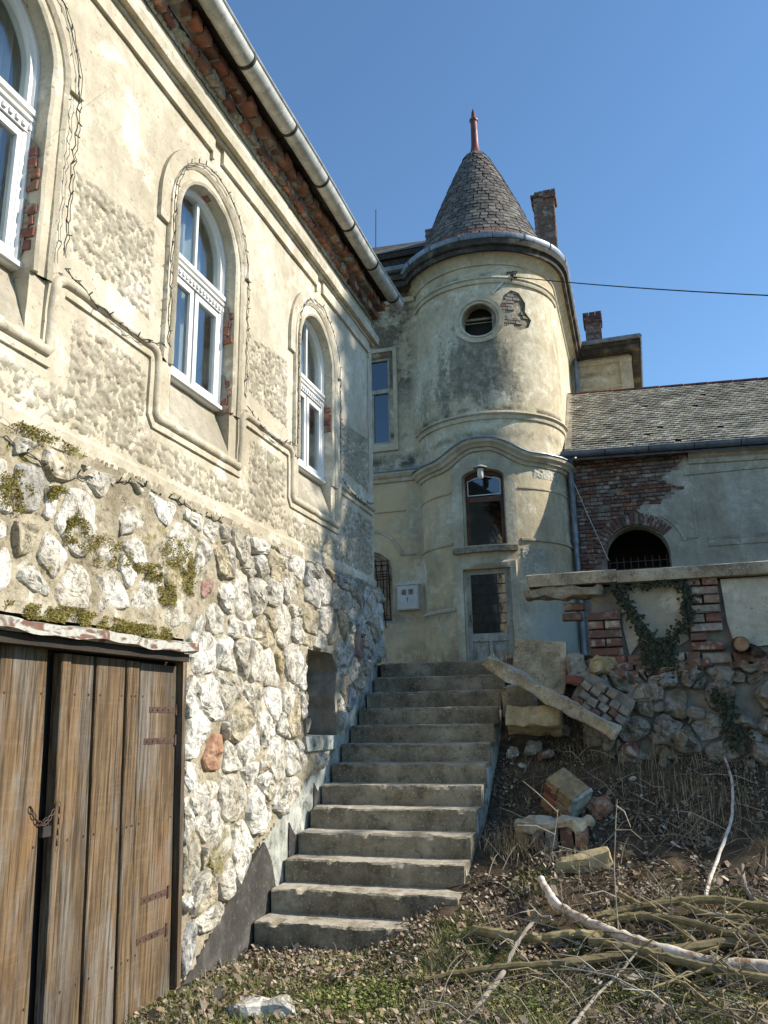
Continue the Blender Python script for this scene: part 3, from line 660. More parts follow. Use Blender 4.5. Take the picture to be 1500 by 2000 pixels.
def _frame(c, X):
    g = G(); pts = [(c + .40, 4.01)] + [(c + .40, z) for z in (4.4, 4.8, 5.1)] + [(c + .40 * math.cos(PI * i / 24), 5.24 + .40 * math.sin(PI * i / 24)) for i in range(25)] + [(c - .40, 5.1), (c - .40, 4.8), (c - .40, 4.4), (c - .40, 4.01)]
    g.mold(pts + [(c, 4.01)], [(-.035, -.16), (-.035, -.075), (.0, -.075), (.006, -.092), (.028, -.095), (.028, -.16)], Lw, closed=True); return g
for c in WC: wing_window(c)
g = G()                                                            # rooms behind the windows
V = [(-3.2, 1.3, 3.3), (-3.2, 8.9, 3.3), (-3.2, 8.9, 6.1), (-3.2, 1.3, 6.1), (-7, 1.3, 3.3), (-7, 8.9, 3.3), (-7, 8.9, 6.1), (-7, 1.3, 6.1)]
g.add(V, [(4, 5, 6, 7), (0, 1, 5, 4), (3, 7, 6, 2), (0, 4, 7, 3), (1, 2, 6, 5)])
for a, b in ((1.3, WC[0] - .45), (WC[0] + .45, WC[1] - .45), (WC[1] + .45, WC[2] - .45), (WC[2] + .45, 8.9)): g.box((-3.19, a, 3.31), (-3.17, b, 6.09))
g.obj('room_interior', 'room', wing)

# ---- rubble stone base
PL = [(4.80, -.30), (4.91, -.03), (5.24, .18), (5.51, .36), (5.77, .50), (6.06, .66), (6.45, .83), (6.86, 1.0), (7.28, 1.16), (7.75, 1.42), (8.20, 1.75), (8.42, 1.95), (8.73, 2.14), (9.1, 2.22)]
def plz(y): return float(np.interp(y, [p[0] for p in PL], [p[1] for p in PL]))
niche = [(6.83, 1.42), (7.58, 1.42), (7.52, 1.8), (7.6, 2.05), (7.45, 2.2), (6.86, 2.2), (6.81, 1.9)]
door_hole = [(1.0, -.3), (4.86, -.3), (4.75, 2.12), (1.0, 2.12)]
base_poly = [(1.2, -.3)] + [(4.80, -.3)] + [(a, b + .03) for a, b in PL[1:]] + [(9.0, 2.6), (9.0, 3.08), (1.2, 3.08)]
def mort_h(U, V):
    H = np.zeros(U.shape)
    for s_, a in ((1.6, .02), (4, .026), (9, .016), (22, .006)):
        f = np.frompyfunc(lambda u, v: noise.noise(Vector((u * s_, v * s_, s_))) * a, 2, 1); H += f(U, V).astype(float)
    return H + .031 + smooth_noise(*U.shape, 1, .0022) + .05 * np.clip((U - 8.2) / .8, 0, 1)
stone_base = gridplate('stone_base', base_poly, [niche, door_hole], .022, Lnp, mort_h, 'mortar', wing, True)
g = G()                                                            # niche
V = []
for (a, b) in niche: V += [Lw(a, b, .05), Lw(a, b, -.10), Lw((a - 7.2) * .92 + 7.2, (b - 1.8) * .95 + 1.8, -.26)]
n = len(niche); g.add(V, [(i * 3 + q, i * 3 + q + 1, ((i + 1) % n) * 3 + q + 1, ((i + 1) % n) * 3 + q) for i in range(n) for q in (0, 1)] + [tuple(i * 3 + 2 for i in range(n))])
g.obj('wall_niche', 'mortar_grey', wing)
for (y, z, s_) in ((6.95, 1.5, .13), (7.15, 1.5, .12), (7.38, 1.52, .14), (7.05, 1.75, .13), (7.3, 1.78, .15)): chunk('stone', (.1, s_ * 1.5, s_), (-3.18, y, z), (0, 0, 0), 'stone_dark', wing, int(y * 100), .02, 3)
g = G(); g.box((-3.2, 6.8, 1.30), (-2.885, 7.62, 1.43), jit=.01); g.obj('niche_sill', 'plinth_white', wing)
g = G(); g.box((-9, 1.2, -.4), (-3.22, 8.9, 3.0)); g.box((-3.22, 8.0, 1.0), (-3.0, 8.96, 3.05)); g.obj('foundation', 'mortar_grey', wing)

def clip(poly, nx, ny_, d):                                        # keep nx*u+ny*v <= d
    out = []
    for i in range(len(poly)):
        a, b = poly[i], poly[(i + 1) % len(poly)]; da = nx * a[0] + ny_ * a[1] - d; db = nx * b[0] + ny_ * b[1] - d
        if da <= 0: out.append(a)
        if da * db < 0: t = da / (da - db); out.append((a[0] + (b[0] - a[0]) * t, a[1] + (b[1] - a[1]) * t))
    return out
def cells(u0, u1, v0, v1, su, sv, jit=.47, wt=.02):
    P = []; r = 0; v = v0
    while v < v1 + sv:
        u = u0 + (su / 2 if r % 2 else 0)
        while u < u1 + su: P.append((u + random.uniform(-jit, jit) * su, v + random.uniform(-jit, jit) * sv)); u += su
        v += sv; r += 1
    out = []; Wt = [random.uniform(-wt, wt) for _ in P]
    for i, p in enumerate(P):
        q = [(u0, v0), (u1, v0), (u1, v1), (u0, v1)]
        for j, o in enumerate(P):
            d2 = (p[0] - o[0]) ** 2 + (p[1] - o[1]) ** 2
            if i == j or d2 > (3.2 * max(su, sv)) ** 2: continue
            nx, ny_ = o[0] - p[0], o[1] - p[1]; q = clip(q, nx, ny_, (o[0] ** 2 + o[1] ** 2 - p[0] ** 2 - p[1] ** 2 - Wt[j] + Wt[i]) / 2)
            if len(q) < 3: break
        if len(q) >= 3: out.append(q)
    return out
def stone_from(poly, mapf, hgt, shrink, mat, parent, seed, name='stone', nseg=22, tilt=.35):
    cu = sum(p[0] for p in poly) / len(poly); cv = sum(p[1] for p in poly) / len(poly)
    q = [(cu + (p[0] - cu) * 1., cv + (p[1] - cv) * 1.) for p in poly]
    for _ in range(1):
        q = [r for i in range(len(q)) for r in (tuple(.86 * q[i][k] + .14 * q[(i + 1) % len(q)][k] for k in (0, 1)), tuple(.14 * q[i][k] + .86 * q[(i + 1) % len(q)][k] for k in (0, 1)))]
    L_ = [math.dist(q[i], q[(i + 1) % len(q)]) for i in range(len(q))]; T = sum(L_)
    if T < .2: return None
    P = []; acc = 0; i = 0
    for k in range(nseg):
        t = T * k / nseg
        while acc + L_[i] < t: acc += L_[i]; i += 1
        f = (t - acc) / L_[i]; P.append(tuple(q[i][m] + (q[(i + 1) % len(q)][m] - q[i][m]) * f for m in (0, 1)))
    size = math.sqrt(T / 4 * T / 4); H = hgt * random.uniform(.7, 1.25); tu = random.uniform(-tilt, tilt); tv = random.uniform(-tilt, tilt)
    rings = [(1.02, -.03), (1.0, .2), (.965, .55), (.90, .80), (.74, .92), (.5, 1.0), (.24, 1.0)]
    V = []; rr = 1 - shrink / (size / 2)
    rr = max(.6, rr)
    for rs, hh in rings:
        for (a, b) in P:
            x = cu + (a - cu) * rs * rr; y = cv + (b - cv) * rs * rr
            nz = noise.noise(Vector((x * 8, y * 8, seed))) * .55 - abs(noise.noise(Vector((x * 13, y * 13, seed)))) * .7 + abs(noise.noise(Vector((x * 30, y * 30, seed)))) * .35 + .1
            k = (x - cu) * tu / size + (y - cv) * tv / size
            w = .02 * noise.noise(Vector((x * 9, y * 9, seed + 5)))
            V.append(mapf(x + w, y - w, H * hh * (1 + nz + k) if hh > 0 else -.03))
    nzc = noise.noise(Vector((cu * 9, cv * 9, seed))) * .35; V.append(mapf(cu, cv, H * (1.02 + nzc)))
    n = nseg; Fc = [(r * n + k, r * n + (k + 1) % n, (r + 1) * n + (k + 1) % n, (r + 1) * n + k) for r in range(len(rings) - 1) for k in range(n)]
    Fc += [((len(rings) - 1) * n + k, (len(rings) - 1) * n + (k + 1) % n, len(rings) * n) for k in range(n)]
    o = mk(name, V, Fc, mat, parent, False); return o
ns = 0
def Ls(u, v, h): return (-2.95 + .018 + h + .05 * min(1, max(0, (u - 8.2) / .8)), u, v)
special = {'stone_orange': [(5.18, 1.31)], 'stone_red': [(5.0, 2.62), (8.2, 2.4)], 'stone_yellow': [(6.15, 2.2)], 'stone_blue': [(6.9, 1.2), (8.0, 1.75), (6.3, .8)]}
for q in cells(2.6, 8.99, -.25, 3.03, .255, .25):
    cu = sum(p[0] for p in q) / len(q); cv = sum(p[1] for p in q) / len(q)
    if cu < 4.76 and cv < 2.12: continue
    if inside(cu, cv, niche) or cv < plz(cu) + .02: continue
    if cu > 4.7 and cv < 2.16: q = clip(q, -1, -.045, -4.862)
    if cu < 4.80 and cv > 2.08: q = clip(q, 0, -1, -2.17)
    if 1.3 < cv < 2.3 and 6.6 < cu < 6.86: q = clip(q, 1, 0, 6.82)
    if 1.3 < cv < 2.3 and 7.5 < cu < 7.9: q = clip(q, -1, 0, -7.6)
    if 6.8 < cu < 7.6 and 2.1 < cv < 2.5: q = clip(q, 0, -1, -2.22)
    if 6.8 < cu < 7.6 and 1.0 < cv < 1.45: q = clip(q, 0, 1, 1.28)
    sl = (plz(cu + .1) - plz(cu - .1)) / .2
    q = clip(q, sl, -1, sl * cu - plz(cu) - .01)
    if len(q) < 3: continue
    up = cu < 5.2 and cv > 2.1
    m = 'stone'
    for nm, L_ in special.items():
        if any(inside(a, b, q) for a, b in L_) and max(p[1] for p in q) - min(p[1] for p in q) < .45: m = nm
    if up and random.random() < .16 and m == 'stone': continue
    if 6.3 < cu < 7.4 and .95 < cv < 1.35 and random.random() < .6: continue
    if m != 'stone':
        hz_ = max(p[1] for p in q) - min(p[1] for p in q); k_ = min(1, .27 / hz_); mu = sum(p[0] for p in q) / len(q); mv = sum(p[1] for p in q) / len(q); q = [(mu + (a - mu) * k_, mv + (b - mv) * k_) for a, b in q]
    if stone_from(q, Ls, (.036 if up else .054), (.02 if up else .004), m, stone_base, ns): ns += 1
print('stones', ns)
# plinth strip along the stairs
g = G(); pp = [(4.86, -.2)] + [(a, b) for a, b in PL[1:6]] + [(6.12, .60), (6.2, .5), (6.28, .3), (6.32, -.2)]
g.prism(pp, -.05, .030, Lw); g.obj('dark_patch', 'plinth_dark', wing)  # near-black wedge that rises along the strip to the lowest steps
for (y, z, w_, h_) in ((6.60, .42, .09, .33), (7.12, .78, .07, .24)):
    g = G(); g.prism([(y - w_, z - .05), (y + w_ * .7, z - .05), (y + w_ * .75, z + h_ * .6), (y - w_ * .2, z + h_ * .8), (y - w_ * .9, z + h_)], .02, .034, Lw); g.obj('dark_patch', 'plinth_dark', wing)  # two small notches in the same near-black colour
pp = [(6.0, -.2)] + [(9.0, -.2), (9.0, 2.2)] + [(a, b + .05) for a, b in PL[::-1] if 6.0 < a < 9.0] + [(6.0, .6)]
gridplate('plaster_strip', pp, [], .02, Lnp, lambda U, V: .018 + .006 * np.sin(U * 9) + smooth_noise(*U.shape, 2, .002), 'plinth_white', wing, True)
# moss cushions
def moss(y, z, ry, rz, parent=wing, n=420):
    n = int(n * 4.5); ph = y * 3
    V = []; Fc = []
    for i in range(n):
        a = random.uniform(0, 2 * PI); r = math.sqrt(random.random()) * (1 + .5 * noise.noise(Vector((math.cos(a) * 2, math.sin(a) * 2, y))))
        if noise.noise(Vector((r * math.cos(a) * ry * 14 + ph, r * math.sin(a) * rz * 14, y))) < -.05: continue
        p = Vector((-2.90 + random.uniform(-.015, .02), y + ry * r * math.cos(a), z + rz * r * math.sin(a))); s_ = random.uniform(.004, .0085)
        d1 = Vector((random.uniform(.3, 1), random.uniform(-1, 1), random.uniform(-1, 1))).normalized() * s_; d2 = d1.orthogonal().normalized() * s_ * .8
        k = len(V); V += [p - d2, p + d2, p + d1 * 1.6]; Fc.append((k, k + 1, k + 2))
    o = mk('moss_tuft', V, Fc, 'moss', parent); o['kind'] = 'stuff'
for a in ((3.85, 2.55, .24, .10), (3.57, 2.62, .1, .1), (4.30, 2.50, .16, .06), (4.62, 2.66, .22, .11), (4.5, 2.38, .13, .07), (3.10, 2.72, .12, .1), (4.75, 2.52, .1, .12), (5.5, .95, .13, .09), (5.25, .62, .1, .08), (3.4, 2.78, .08, .05), (5.9, .85, .12, .08)): moss(*a)
moss(3.6, 2.14, .75, .05, wing, 1500); moss(4.35, 2.13, .3, .04, wing, 500); moss(3.3, 3.06, .3, .03, wing, 250)
# ---- plank gate
gate = mk('cellar_gate', *(lambda q: (q.V, q.F))((lambda q: (q.box((-3.03, 2.2, 2.0), (-2.90, 4.72, 2.03)), q)[1])(G())), 'wood_dark', wing)
def lean(y, z): return y + .045 * (2.0 - z)
for (a, b, dx, z0, z1) in ((2.30, 2.62, 0, -.1, 1.99), (2.64, 3.14, .004, -.1, 1.99), (3.165, 3.485, 0, -.1, 1.985), (3.582, 3.655, .012, -.1, 1.95), (3.672, 3.862, 0, -.1, 1.95), (3.885, 4.148, .004, -.1, 1.95), (4.170, 4.288, .008, -.1, 1.945), (4.318, 4.73, -.008, -.06, 1.94)):
    V = []; nz_ = 20
    for i in range(nz_ + 1):
        z = z0 + (z1 - z0) * i / nz_; w = .004 * noise.noise(Vector((a * 9, z * 2.3, 1))); w2 = .004 * noise.noise(Vector((b * 9, z * 2.3, 4)))
        for (yy, xx) in ((a + w, -2.985), (a + w, -2.944 + dx), (a + w + .006, -2.938 + dx), (b + w2 - .006, -2.938 + dx), (b + w2, -2.944 + dx), (b + w2, -2.985)): V.append((xx, lean(yy, z), z))
    Fc = [(i * 6 + q, i * 6 + q + 1, (i + 1) * 6 + q + 1, (i + 1) * 6 + q) for i in range(nz_) for q in range(5)] + [tuple(range(6))[::-1], tuple(range(nz_ * 6, nz_ * 6 + 6))]
    pk = mk('plank', V, Fc, 'wood', gate); g = G()
    if b - a > .1:
        for zn in (1.74, 1.0, .28):
            for yn in (a + .035, b - .035): yy = lean(yn, zn) + random.uniform(-.008, .008); g.tube([(-2.945 + dx, yy, zn), (-2.934 + dx, yy, zn)], .0065, 6)
        nh = g.obj('nail_heads', 'rust', pk); nh['kind'] = 'stuff'
g = G(); g.box((-3.06, 1.8, -.2), (-3.02, 4.8, 2.02)); g.obj('backing', 'dark', gate)
g = G(); g.box((-2.97, 4.735, 0), (-2.90, 4.778, 2.0), mapf=lambda x, y, z: (x, lean(y, z), z)); g.obj('gate_post', 'wood', gate)
for z, a in ((1.66, 4.44), (1.47, 4.40), (.56, 4.46), (.345, 4.44)):
    g = G(); g.box((-2.952, a, z - .018), (-2.943, 4.74, z + .018)); g.tube([(-2.945, 4.745, z - .035), (-2.945, 4.745, z + .035)], .012, 8)
    for k in range(4): g.tube([(-2.946, a + .03 + k * .06, z), (-2.937, a + .03 + k * .06, z)], .006, 6)
    o = g.obj('hinge_strap', 'rust', gate)
g = G(); V = []; n = 50
for i in range(n + 1):
    y = 1.9 + (4.74 - 1.9) * i / n; w = .006 * math.sin(y * 7) + .004 * math.sin(y * 19); sg = .02 * math.sin((y - 1.9) * 1.1)
    V += [(-2.94, y, 2.10 + w), (-2.80 + w, y, 2.075 + w), (-2.795 + w, y, 2.022 + w + .3 * w), (-2.83, y, 2.018)]
g.add(V, [(i * 4 + q, i * 4 + q + 1, (i + 1) * 4 + q + 1, (i + 1) * 4 + q) for i in range(n) for q in range(3)]); g.obj('drip_flashing', 'flash', gate)
g = G(); g.box((-2.96, 1.9, 1.965), (-2.845, 4.715, 2.016)); g.obj('lintel_beam', 'wood_dark', gate)
# chain and padlock
chain = empty('chain', (-2.93, 3.55, 1.19), 'rusty chain with small padlock looped through the two leaves of the plank gate', 'chain')
def lnk(p, d, nrm):
    p = Vector(p); d = Vector(d).normalized(); nrm = Vector(nrm); s_ = d.cross(nrm).normalized(); g = G()
    pts = [p + d * .017 * math.cos(t) + s_ * .010 * math.sin(t) for t in np.linspace(0, 2 * PI, 13)]; g.tube(pts, .0033, 5, False); return g
cp = [(-2.928, 3.44 + .0225 * i, 1.20 - .10 * math.sin(PI * min(1, i / 9)) ** 1 + .0) for i in range(10)] + [(-2.928, 3.655, 1.17 - .026 * i) for i in range(9)]
for i in range(len(cp) - 1):
    a, b = Vector(cp[i]), Vector(cp[i + 1]); lnk((a + b) / 2, b - a, (1, 0, 0) if i % 2 else (0.4, .6, .6)).obj('chain_link', 'rust', chain)
g = G(); g.box((-2.94, 3.53, 1.04), (-2.915, 3.59, 1.09)); g.tube([(-2.928, 3.54, 1.088), (-2.928, 3.54, 1.12), (-2.928, 3.56, 1.132), (-2.928, 3.58, 1.12), (-2.928, 3.58, 1.088)], .004, 6); g.obj('padlock', 'iron', chain)

# ---- light strings and cable coil
def light_string(name, pts, label, seed, group='fairy light strings on the stucco wing'):
    rr = random.Random(seed); g = G(); P = []
    for a, b in zip(pts[:-1], pts[1:]):
        n = max(2, int(math.dist(a, b) / .045)); P += [(a[0] + (b[0] - a[0]) * i / n, a[1] + (b[1] - a[1]) * i / n) for i in range(n)]
    P = [(u + rr.uniform(-.012, .012), v + rr.uniform(-.012, .012)) for u, v in P]
    g.tube([Lw(u, v, .045 + rr.uniform(-.006, .006)) for u, v in P], .0032, 4)
    g.tube([Lw(u + .022 + rr.uniform(-.01, .01), v + rr.uniform(-.014, .014), .045) for u, v in P], .0028, 4)
    o = g.obj(name, 'wire'); tag(o, label, 'string lights', group)
    b = G()
    for u, v in P[::2]:
        a = rr.uniform(0, 2 * PI); b.tube([Lw(u, v, .045), Lw(u + .03 * math.cos(a), v + .03 * math.sin(a), .06)], .0042, 4)
    q = b.obj('light_bulb', 'wire', o); q['kind'] = 'stuff'
def archpath(c, r, z): return [(c - r, z)] + [(c - r, 4.6), (c - r, 5.0)] + [(c - r * math.cos(t), 5.24 + (r + .03) * math.sin(t)) for t in np.linspace(0, PI, 16)] + [(c + r, 5.0), (c + r, 4.6), (c + r, z)]
light_string('light_string', archpath(2.70, .60, 4.1), 'string of small lights around the arched window above the plank gate', 1)
light_string('light_string', archpath(4.93, .575, 4.1), 'string of small lights around the middle arched window of the stucco wing', 2)
light_string('light_string', archpath(7.15, .575, 4.1), 'string of small lights around the arched window nearest the wing corner', 3)
for a, b, s_, l in ((3.32, 4.38, 4, 'sagging light string along the ledge between the two nearer arched windows'), (5.55, 6.55, 5, 'sagging light string along the ledge between the middle and far arched windows'), (7.78, 8.85, 6, 'light string hanging along the ledge beside the wing corner')):
    light_string('light_string', [(a + (b - a) * t, 4.09 - .10 * math.sin(PI * t)) for t in np.linspace(0, 1, 8)], l, s_)
light_string('light_string', [(2.4, 3.0), (3.0, 2.96), (3.3, 2.92), (3.7, 2.95), (4.16, 3.04), (5.13, 3.02), (5.6, 2.98), (6.0, 2.93), (6.6, 2.98), (7.14, 3.03), (7.9, 3.0), (8.9, 3.02)], 'long string of small lights draped along the top of the rubble stone base', 7)
coil = G()
for k in range(4):
    r1, r2 = .33 + k * .008, .205 + k * .006; coil.tube([(-2.80 + k * .012 + .01 * math.sin(t * 3), 8.24 + r1 * .98 * math.cos(t) + .01 * math.sin(2 * t + k), 2.38 + r2 * math.sin(t)) for t in np.linspace(0, 2 * PI, 30)], .0045, 5, False)
coil.tube([(-2.80, 8.20, 2.58), (-2.81, 8.12, 2.72), (-2.83, 8.16, 2.9), (-2.87, 8.15, 3.06), (-2.88, 7.6, 3.0), (-2.88, 6.93, 3.05)], .006, 5)
tag(coil.obj('cable_coil', 'cable_grey'), 'coil of grey cable hanging on the stone base beside the stair head', 'cable')

# ================================================================== STAIRCASE
stair = empty('staircase', (-2.15, 5.9, 0), 'outdoor concrete staircase of thirteen steps climbing along the stone base', 'staircase')
def SZ(k): return .146 + .17 * (k - 1)
def SY(k): return 5.885 + .2625 * (k - 1)
def step_mesh(x0, x1, y0, y1, z0, z1, seed):
    V = []; nx = 110; prof = [(y0 + .004, z0), (y0 + .001, z0 + .05), (y0, (z0 + z1) / 2), (y0, z1 - .035), (y0 + .003, z1 - .012), (y0 + .013, z1 - .001), (y0 + .04, z1), (y0 + .12, z1), (y1, z1), (y1, z0)]
    for i in range(nx + 1):
        x = x0 + (x1 - x0) * i / nx
        for j, (y, z) in enumerate(prof):
            e = 2.2 if j in (3, 4, 5) else .8; a = noise.noise(Vector((x * 5, j * .5, seed * 3.3))) * .008 * e + noise.noise(Vector((x * 24, j * .7, seed * 1.3))) * .005 * e; ch = max(0, noise.noise(Vector((x * 9, 0, seed * 7.7))) - .42) * .12 if j in (4, 5, 6) else 0; a += ch if j < 6 else -ch
            V.append((x, y + a * (j < 8), z + (a * .6 - ch * 1.2 if 4 <= j <= 8 else 0)))
    k = len(prof); Fc = [(i * k + q, (i + 1) * k + q, (i + 1) * k + q + 1, i * k + q + 1) for i in range(nx) for q in range(k - 1)] + [tuple(range(k)), tuple(range(nx * k, nx * k + k))[::-1]]
    return V, Fc
for k in range(1, 14):
    z1 = SZ(k); z0 = z1 - .166 if k > 1 else -.15; y1 = SY(k) + (.2625 + .03 if k < 13 else .40)
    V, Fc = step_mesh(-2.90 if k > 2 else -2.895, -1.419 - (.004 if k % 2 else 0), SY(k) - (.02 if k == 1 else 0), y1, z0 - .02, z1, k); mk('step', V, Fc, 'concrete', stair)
P = [(5.95, -.2)]
for k in range(2, 14): P += [(SY(k) + .03, SZ(k) - .21), (SY(k) + .03, SZ(k) - .04)]
P += [(9.34, SZ(13) - .004), (9.34, -.2)]
P[1] = (SY(2) + .03, -.2)
g = G(); g.plate(P, [], lambda u, v, h: (-1.415 + h - .04 * max(0, (1.2 - v)) * .3, u, v), .1, lambda u, v: .008 * noise.noise(Vector((u * 4, v * 4, 0))))
V0 = [(-1.415, a, b) for a, b in P[1:]] + [(-1.462, a, b) for a, b in P[1:]]; n = len(P) - 1; g.add(V0, [(i, i + 1, n + i + 1, n + i) for i in range(n - 1)])
g.obj('side_wall', 'plinth_white', stair)

# ================================================================== MANOR: tower, blocks, roofs
TC = Vector((-2.57, 15.69)); TR = 1.5
manor = empty('manor_house', (TC.x, TC.y, 2.19), 'old cream manor house with a round stair tower under a pointed slate cone roof', 'building')
def T(u, v, h): t = u / TR; return (TC.x + (TR + h) * math.sin(t), TC.y - (TR + h) * math.cos(t), v)
OC = (.14, 9.10)
oc = [(OC[0] + .40 * math.cos(t), OC[1] + .40 * math.sin(t)) for t in np.linspace(0, 2 * PI, 29)[:-1]]
winh = [(-.34, 4.60), (.45, 4.60), (.45, 5.90)] + [(.055 + .395 * math.cos(t), 5.90 + .14 * math.sin(t)) for t in np.linspace(0, PI, 11)[1:-1]] + [(-.34, 5.90)]
doorh = [(-.38, 2.0), (.47, 2.0), (.47, 4.16), (-.38, 4.16)]
patch = [(.50, 9.0), (.62, 8.93), (.78, 8.98), (.95, 8.88), (1.16, 8.98), (1.24, 9.15), (1.1, 9.3), (1.12, 9.5), (.98, 9.7), (.82, 9.74), (.66, 9.62), (.6, 9.45), (.52, 9.3)]
tow_out = [(-2.7, 1.9), (2.36, 1.9), (2.36, 10.35), (-2.7, 10.35)]
g = G(); g.plate(tow_out, [oc, winh, doorh, patch], T, .11, lambda u, v: .012 * noise.noise(Vector((u * 1.2, v * 1.2, 3))) + .004 * noise.noise(Vector((u * 5, v * 5, 3))))
tower = g.obj('round_tower', 'tower', manor, True)
g = G(); pb = [(min(p[0] for p in patch) - .1, 8.8), (1.35, 8.8), (1.35, 9.85), (.4, 9.85)]; g.plate(pb, [], lambda u, v, h: T(u, v, -.045), .1)
for i in range(len(patch)):
    a, b = patch[i], patch[(i + 1) % len(patch)]; g.add([T(*a, 0), T(*b, 0), T(*b, -.045), T(*a, -.045)], [(0, 1, 2, 3)])
g.obj('exposed_core', 'mortar', tower)
z = 8.88; r = 0
while z < 9.75:
    u = .42 + (.12 if r % 2 else 0)
    while u < 1.3:
        if inside(u + .06, z + .03, patch) and random.random() < (.9 if u < .8 else .4):
            p = T(u + .06, z + .03, -.045); brick(p, (.145, .05, .058), 'brick_grey', tower, (0, 0, (u + .06) / TR))
        u += .16
    z += .072; r += 1
def hole_reveal(hole, d, mapf, name, mat, parent, h0=0.):
    g = G(); n = len(hole); V = []
    for a, b in hole: V += [mapf(a, b, h0), mapf(a, b, d)]
    g.add(V, [(2 * i, 2 * i + 1, (2 * i + 3) % (2 * n), (2 * i + 2) % (2 * n)) for i in range(n)]); return g.obj(name, mat, parent)
hole_reveal(oc, -.32, T, 'oculus_reveal', 'tower_trim', tower, .05); hole_reveal(winh, -.2, T, 'window_reveal', 'tower_trim', tower); hole_reveal(doorh, -.22, T, 'door_reveal', 'tower_trim', tower)
g = G(); th = np.linspace(0, 2 * PI, 41)[:-1]
g.mold([(OC[0] + .45 * math.cos(t), OC[1] + .45 * math.sin(t)) for t in th], [(.11, -.01), (.10, .02), (.02, .03), (-.045, .034), (-.05, -.01)], T, closed=True, wob=.012); g.obj('oculus_surround', 'tower_trim', tower, True)
g = G(); g.lathe([(1.12, 2.3), (1.12, 10.2)], (TC.x, TC.y), n=40); g.obj('tower_interior', 'dark', tower)
g = G(); a = T(OC[0] - .4, 9.26, -.26); b = T(OC[0] + .4, 9.26, -.26); g.tube([a, b], .03, 4); g.tube([T(OC[0] - .38, 9.18, -.26), T(OC[0] + .38, 9.18, -.26)], .012, 4); g.obj('oculus_bar', 'concrete_pale', tower)
us = [x / 20 for x in range(-48, 48)]
def ring(name, z, prof, mat='tower_trim', u0=-2.5, u1=2.36, zf=None):
    n = int((u1 - u0) / .06); P = [(u0 + (u1 - u0) * i / n, 0) for i in range(n + 1)]; P = [(u, z if zf is None else zf(u)) for u, _ in P]
    g = G(); g.mold(P, prof, T, wob=.006); return g.obj(name, mat, tower, True)
ring('top_moulding', 9.92, [(-.05, -.01), (-.045, .035), (0, .05), (.03, .035), (.05, .07), (.09, .06), (.11, -.01)])
ring('ring_moulding', 7.06, [(-.05, -.01), (-.045, .03), (0, .045), (.03, .04), (.055, .09), (.09, .08), (.13, -.01)])
def eye(u):
    d = abs(u - .05); s_ = min(1, max(0, (d - .12) / .78)); s_ = s_ * s_ * (3 - 2 * s_); return 6.50 - .30 * s_
eyebrow = ring('eyebrow_cornice', 0, [(-.12, -.01), (-.11, .04), (-.05, .055), (-.045, .10), (0, .12), (.03, .17), (.07, .185), (.085, .175), (.11, .18)], zf=eye)
e2 = ring('cornice_flashing', 0, [(.095, .21), (.118, .205), (.15, -.01)], 'zinc_blue', zf=eye)
for u0, u1 in ((-2.4, -.60), (.72, 2.3)):
    ring('string_line', 5.66, [(-.02, -.01), (-.015, .02), (.012, .022), (.02, -.01)], u0=u0, u1=u1)
    ring('string_line', 4.68, [(-.03, -.01), (-.025, .03), (.015, .035), (.03, -.01)], u0=u0, u1=u1)
ring('base_ledge', 3.46, [(-.06, -.01), (-.03, .03), (.0, .03), (.05, -.01)], u0=-2.5, u1=-.58)
def band(u0, u1, v0, v1, h, name, mat='tower_trim'):
    g = G(); n = max(1, int((u1 - u0) / .12)); P = [(u0 + (u1 - u0) * i / n, v0) for i in range(n + 1)] + [(u1 - (u1 - u0) * i / n, v1) for i in range(n + 1)]
    g.prism(P, -.01, h, T); return g.obj(name, mat, tower)
sur = [(-.56, 4.7)] + [(-.56, 5.95)] + [(.045 - .605 * math.cos(t), 5.95 + .42 * math.sin(t)) for t in np.linspace(0, PI, 17)[1:-1]] + [(.65, 5.95), (.65, 4.7)]
g = G(); g.plate(sur + [(.65, 4.50), (-.56, 4.50)], [winh], lambda u, v, h: T(u, v, .028), .1)
for i in range(len(sur) - 1): g.add([T(*sur[i], 0), T(*sur[i + 1], 0), T(*sur[i + 1], .028), T(*sur[i], .028)], [(0, 1, 2, 3)])
g.obj('window_surround', 'tower_trim', tower)
g = G(); g.plate([(-.52, 2.1), (.60, 2.1), (.60, 4.30), (-.52, 4.30)], [doorh], lambda u, v, h: T(u, v, .05), .1)
g.mold([(-.52, 2.1), (-.52, 4.30), (.60, 4.30), (.60, 2.1)], [(.0, -.01), (.0, .05), (-.03, .065), (-.05, .05)], T); g.obj('door_surround', 'tower_trim', tower)
band(-.55, .62, 4.46, 4.56, .085, 'window_sill', 'concrete')
for P in ([(1.02, 5.86), (1.85, 5.86), (1.85, 6.08), (1.02, 6.08)], [(.70, 4.0), (1.30, 4.0), (1.30, 4.52), (.70, 4.52)]):
    gridplate('roughcast_panel', P, [], .015, lambda U, V, H: (TC.x + (TR + H + .006) * np.sin(U / TR), TC.y - (TR + H + .006) * np.cos(U / TR), V), rc(.006), 'annex', tower)
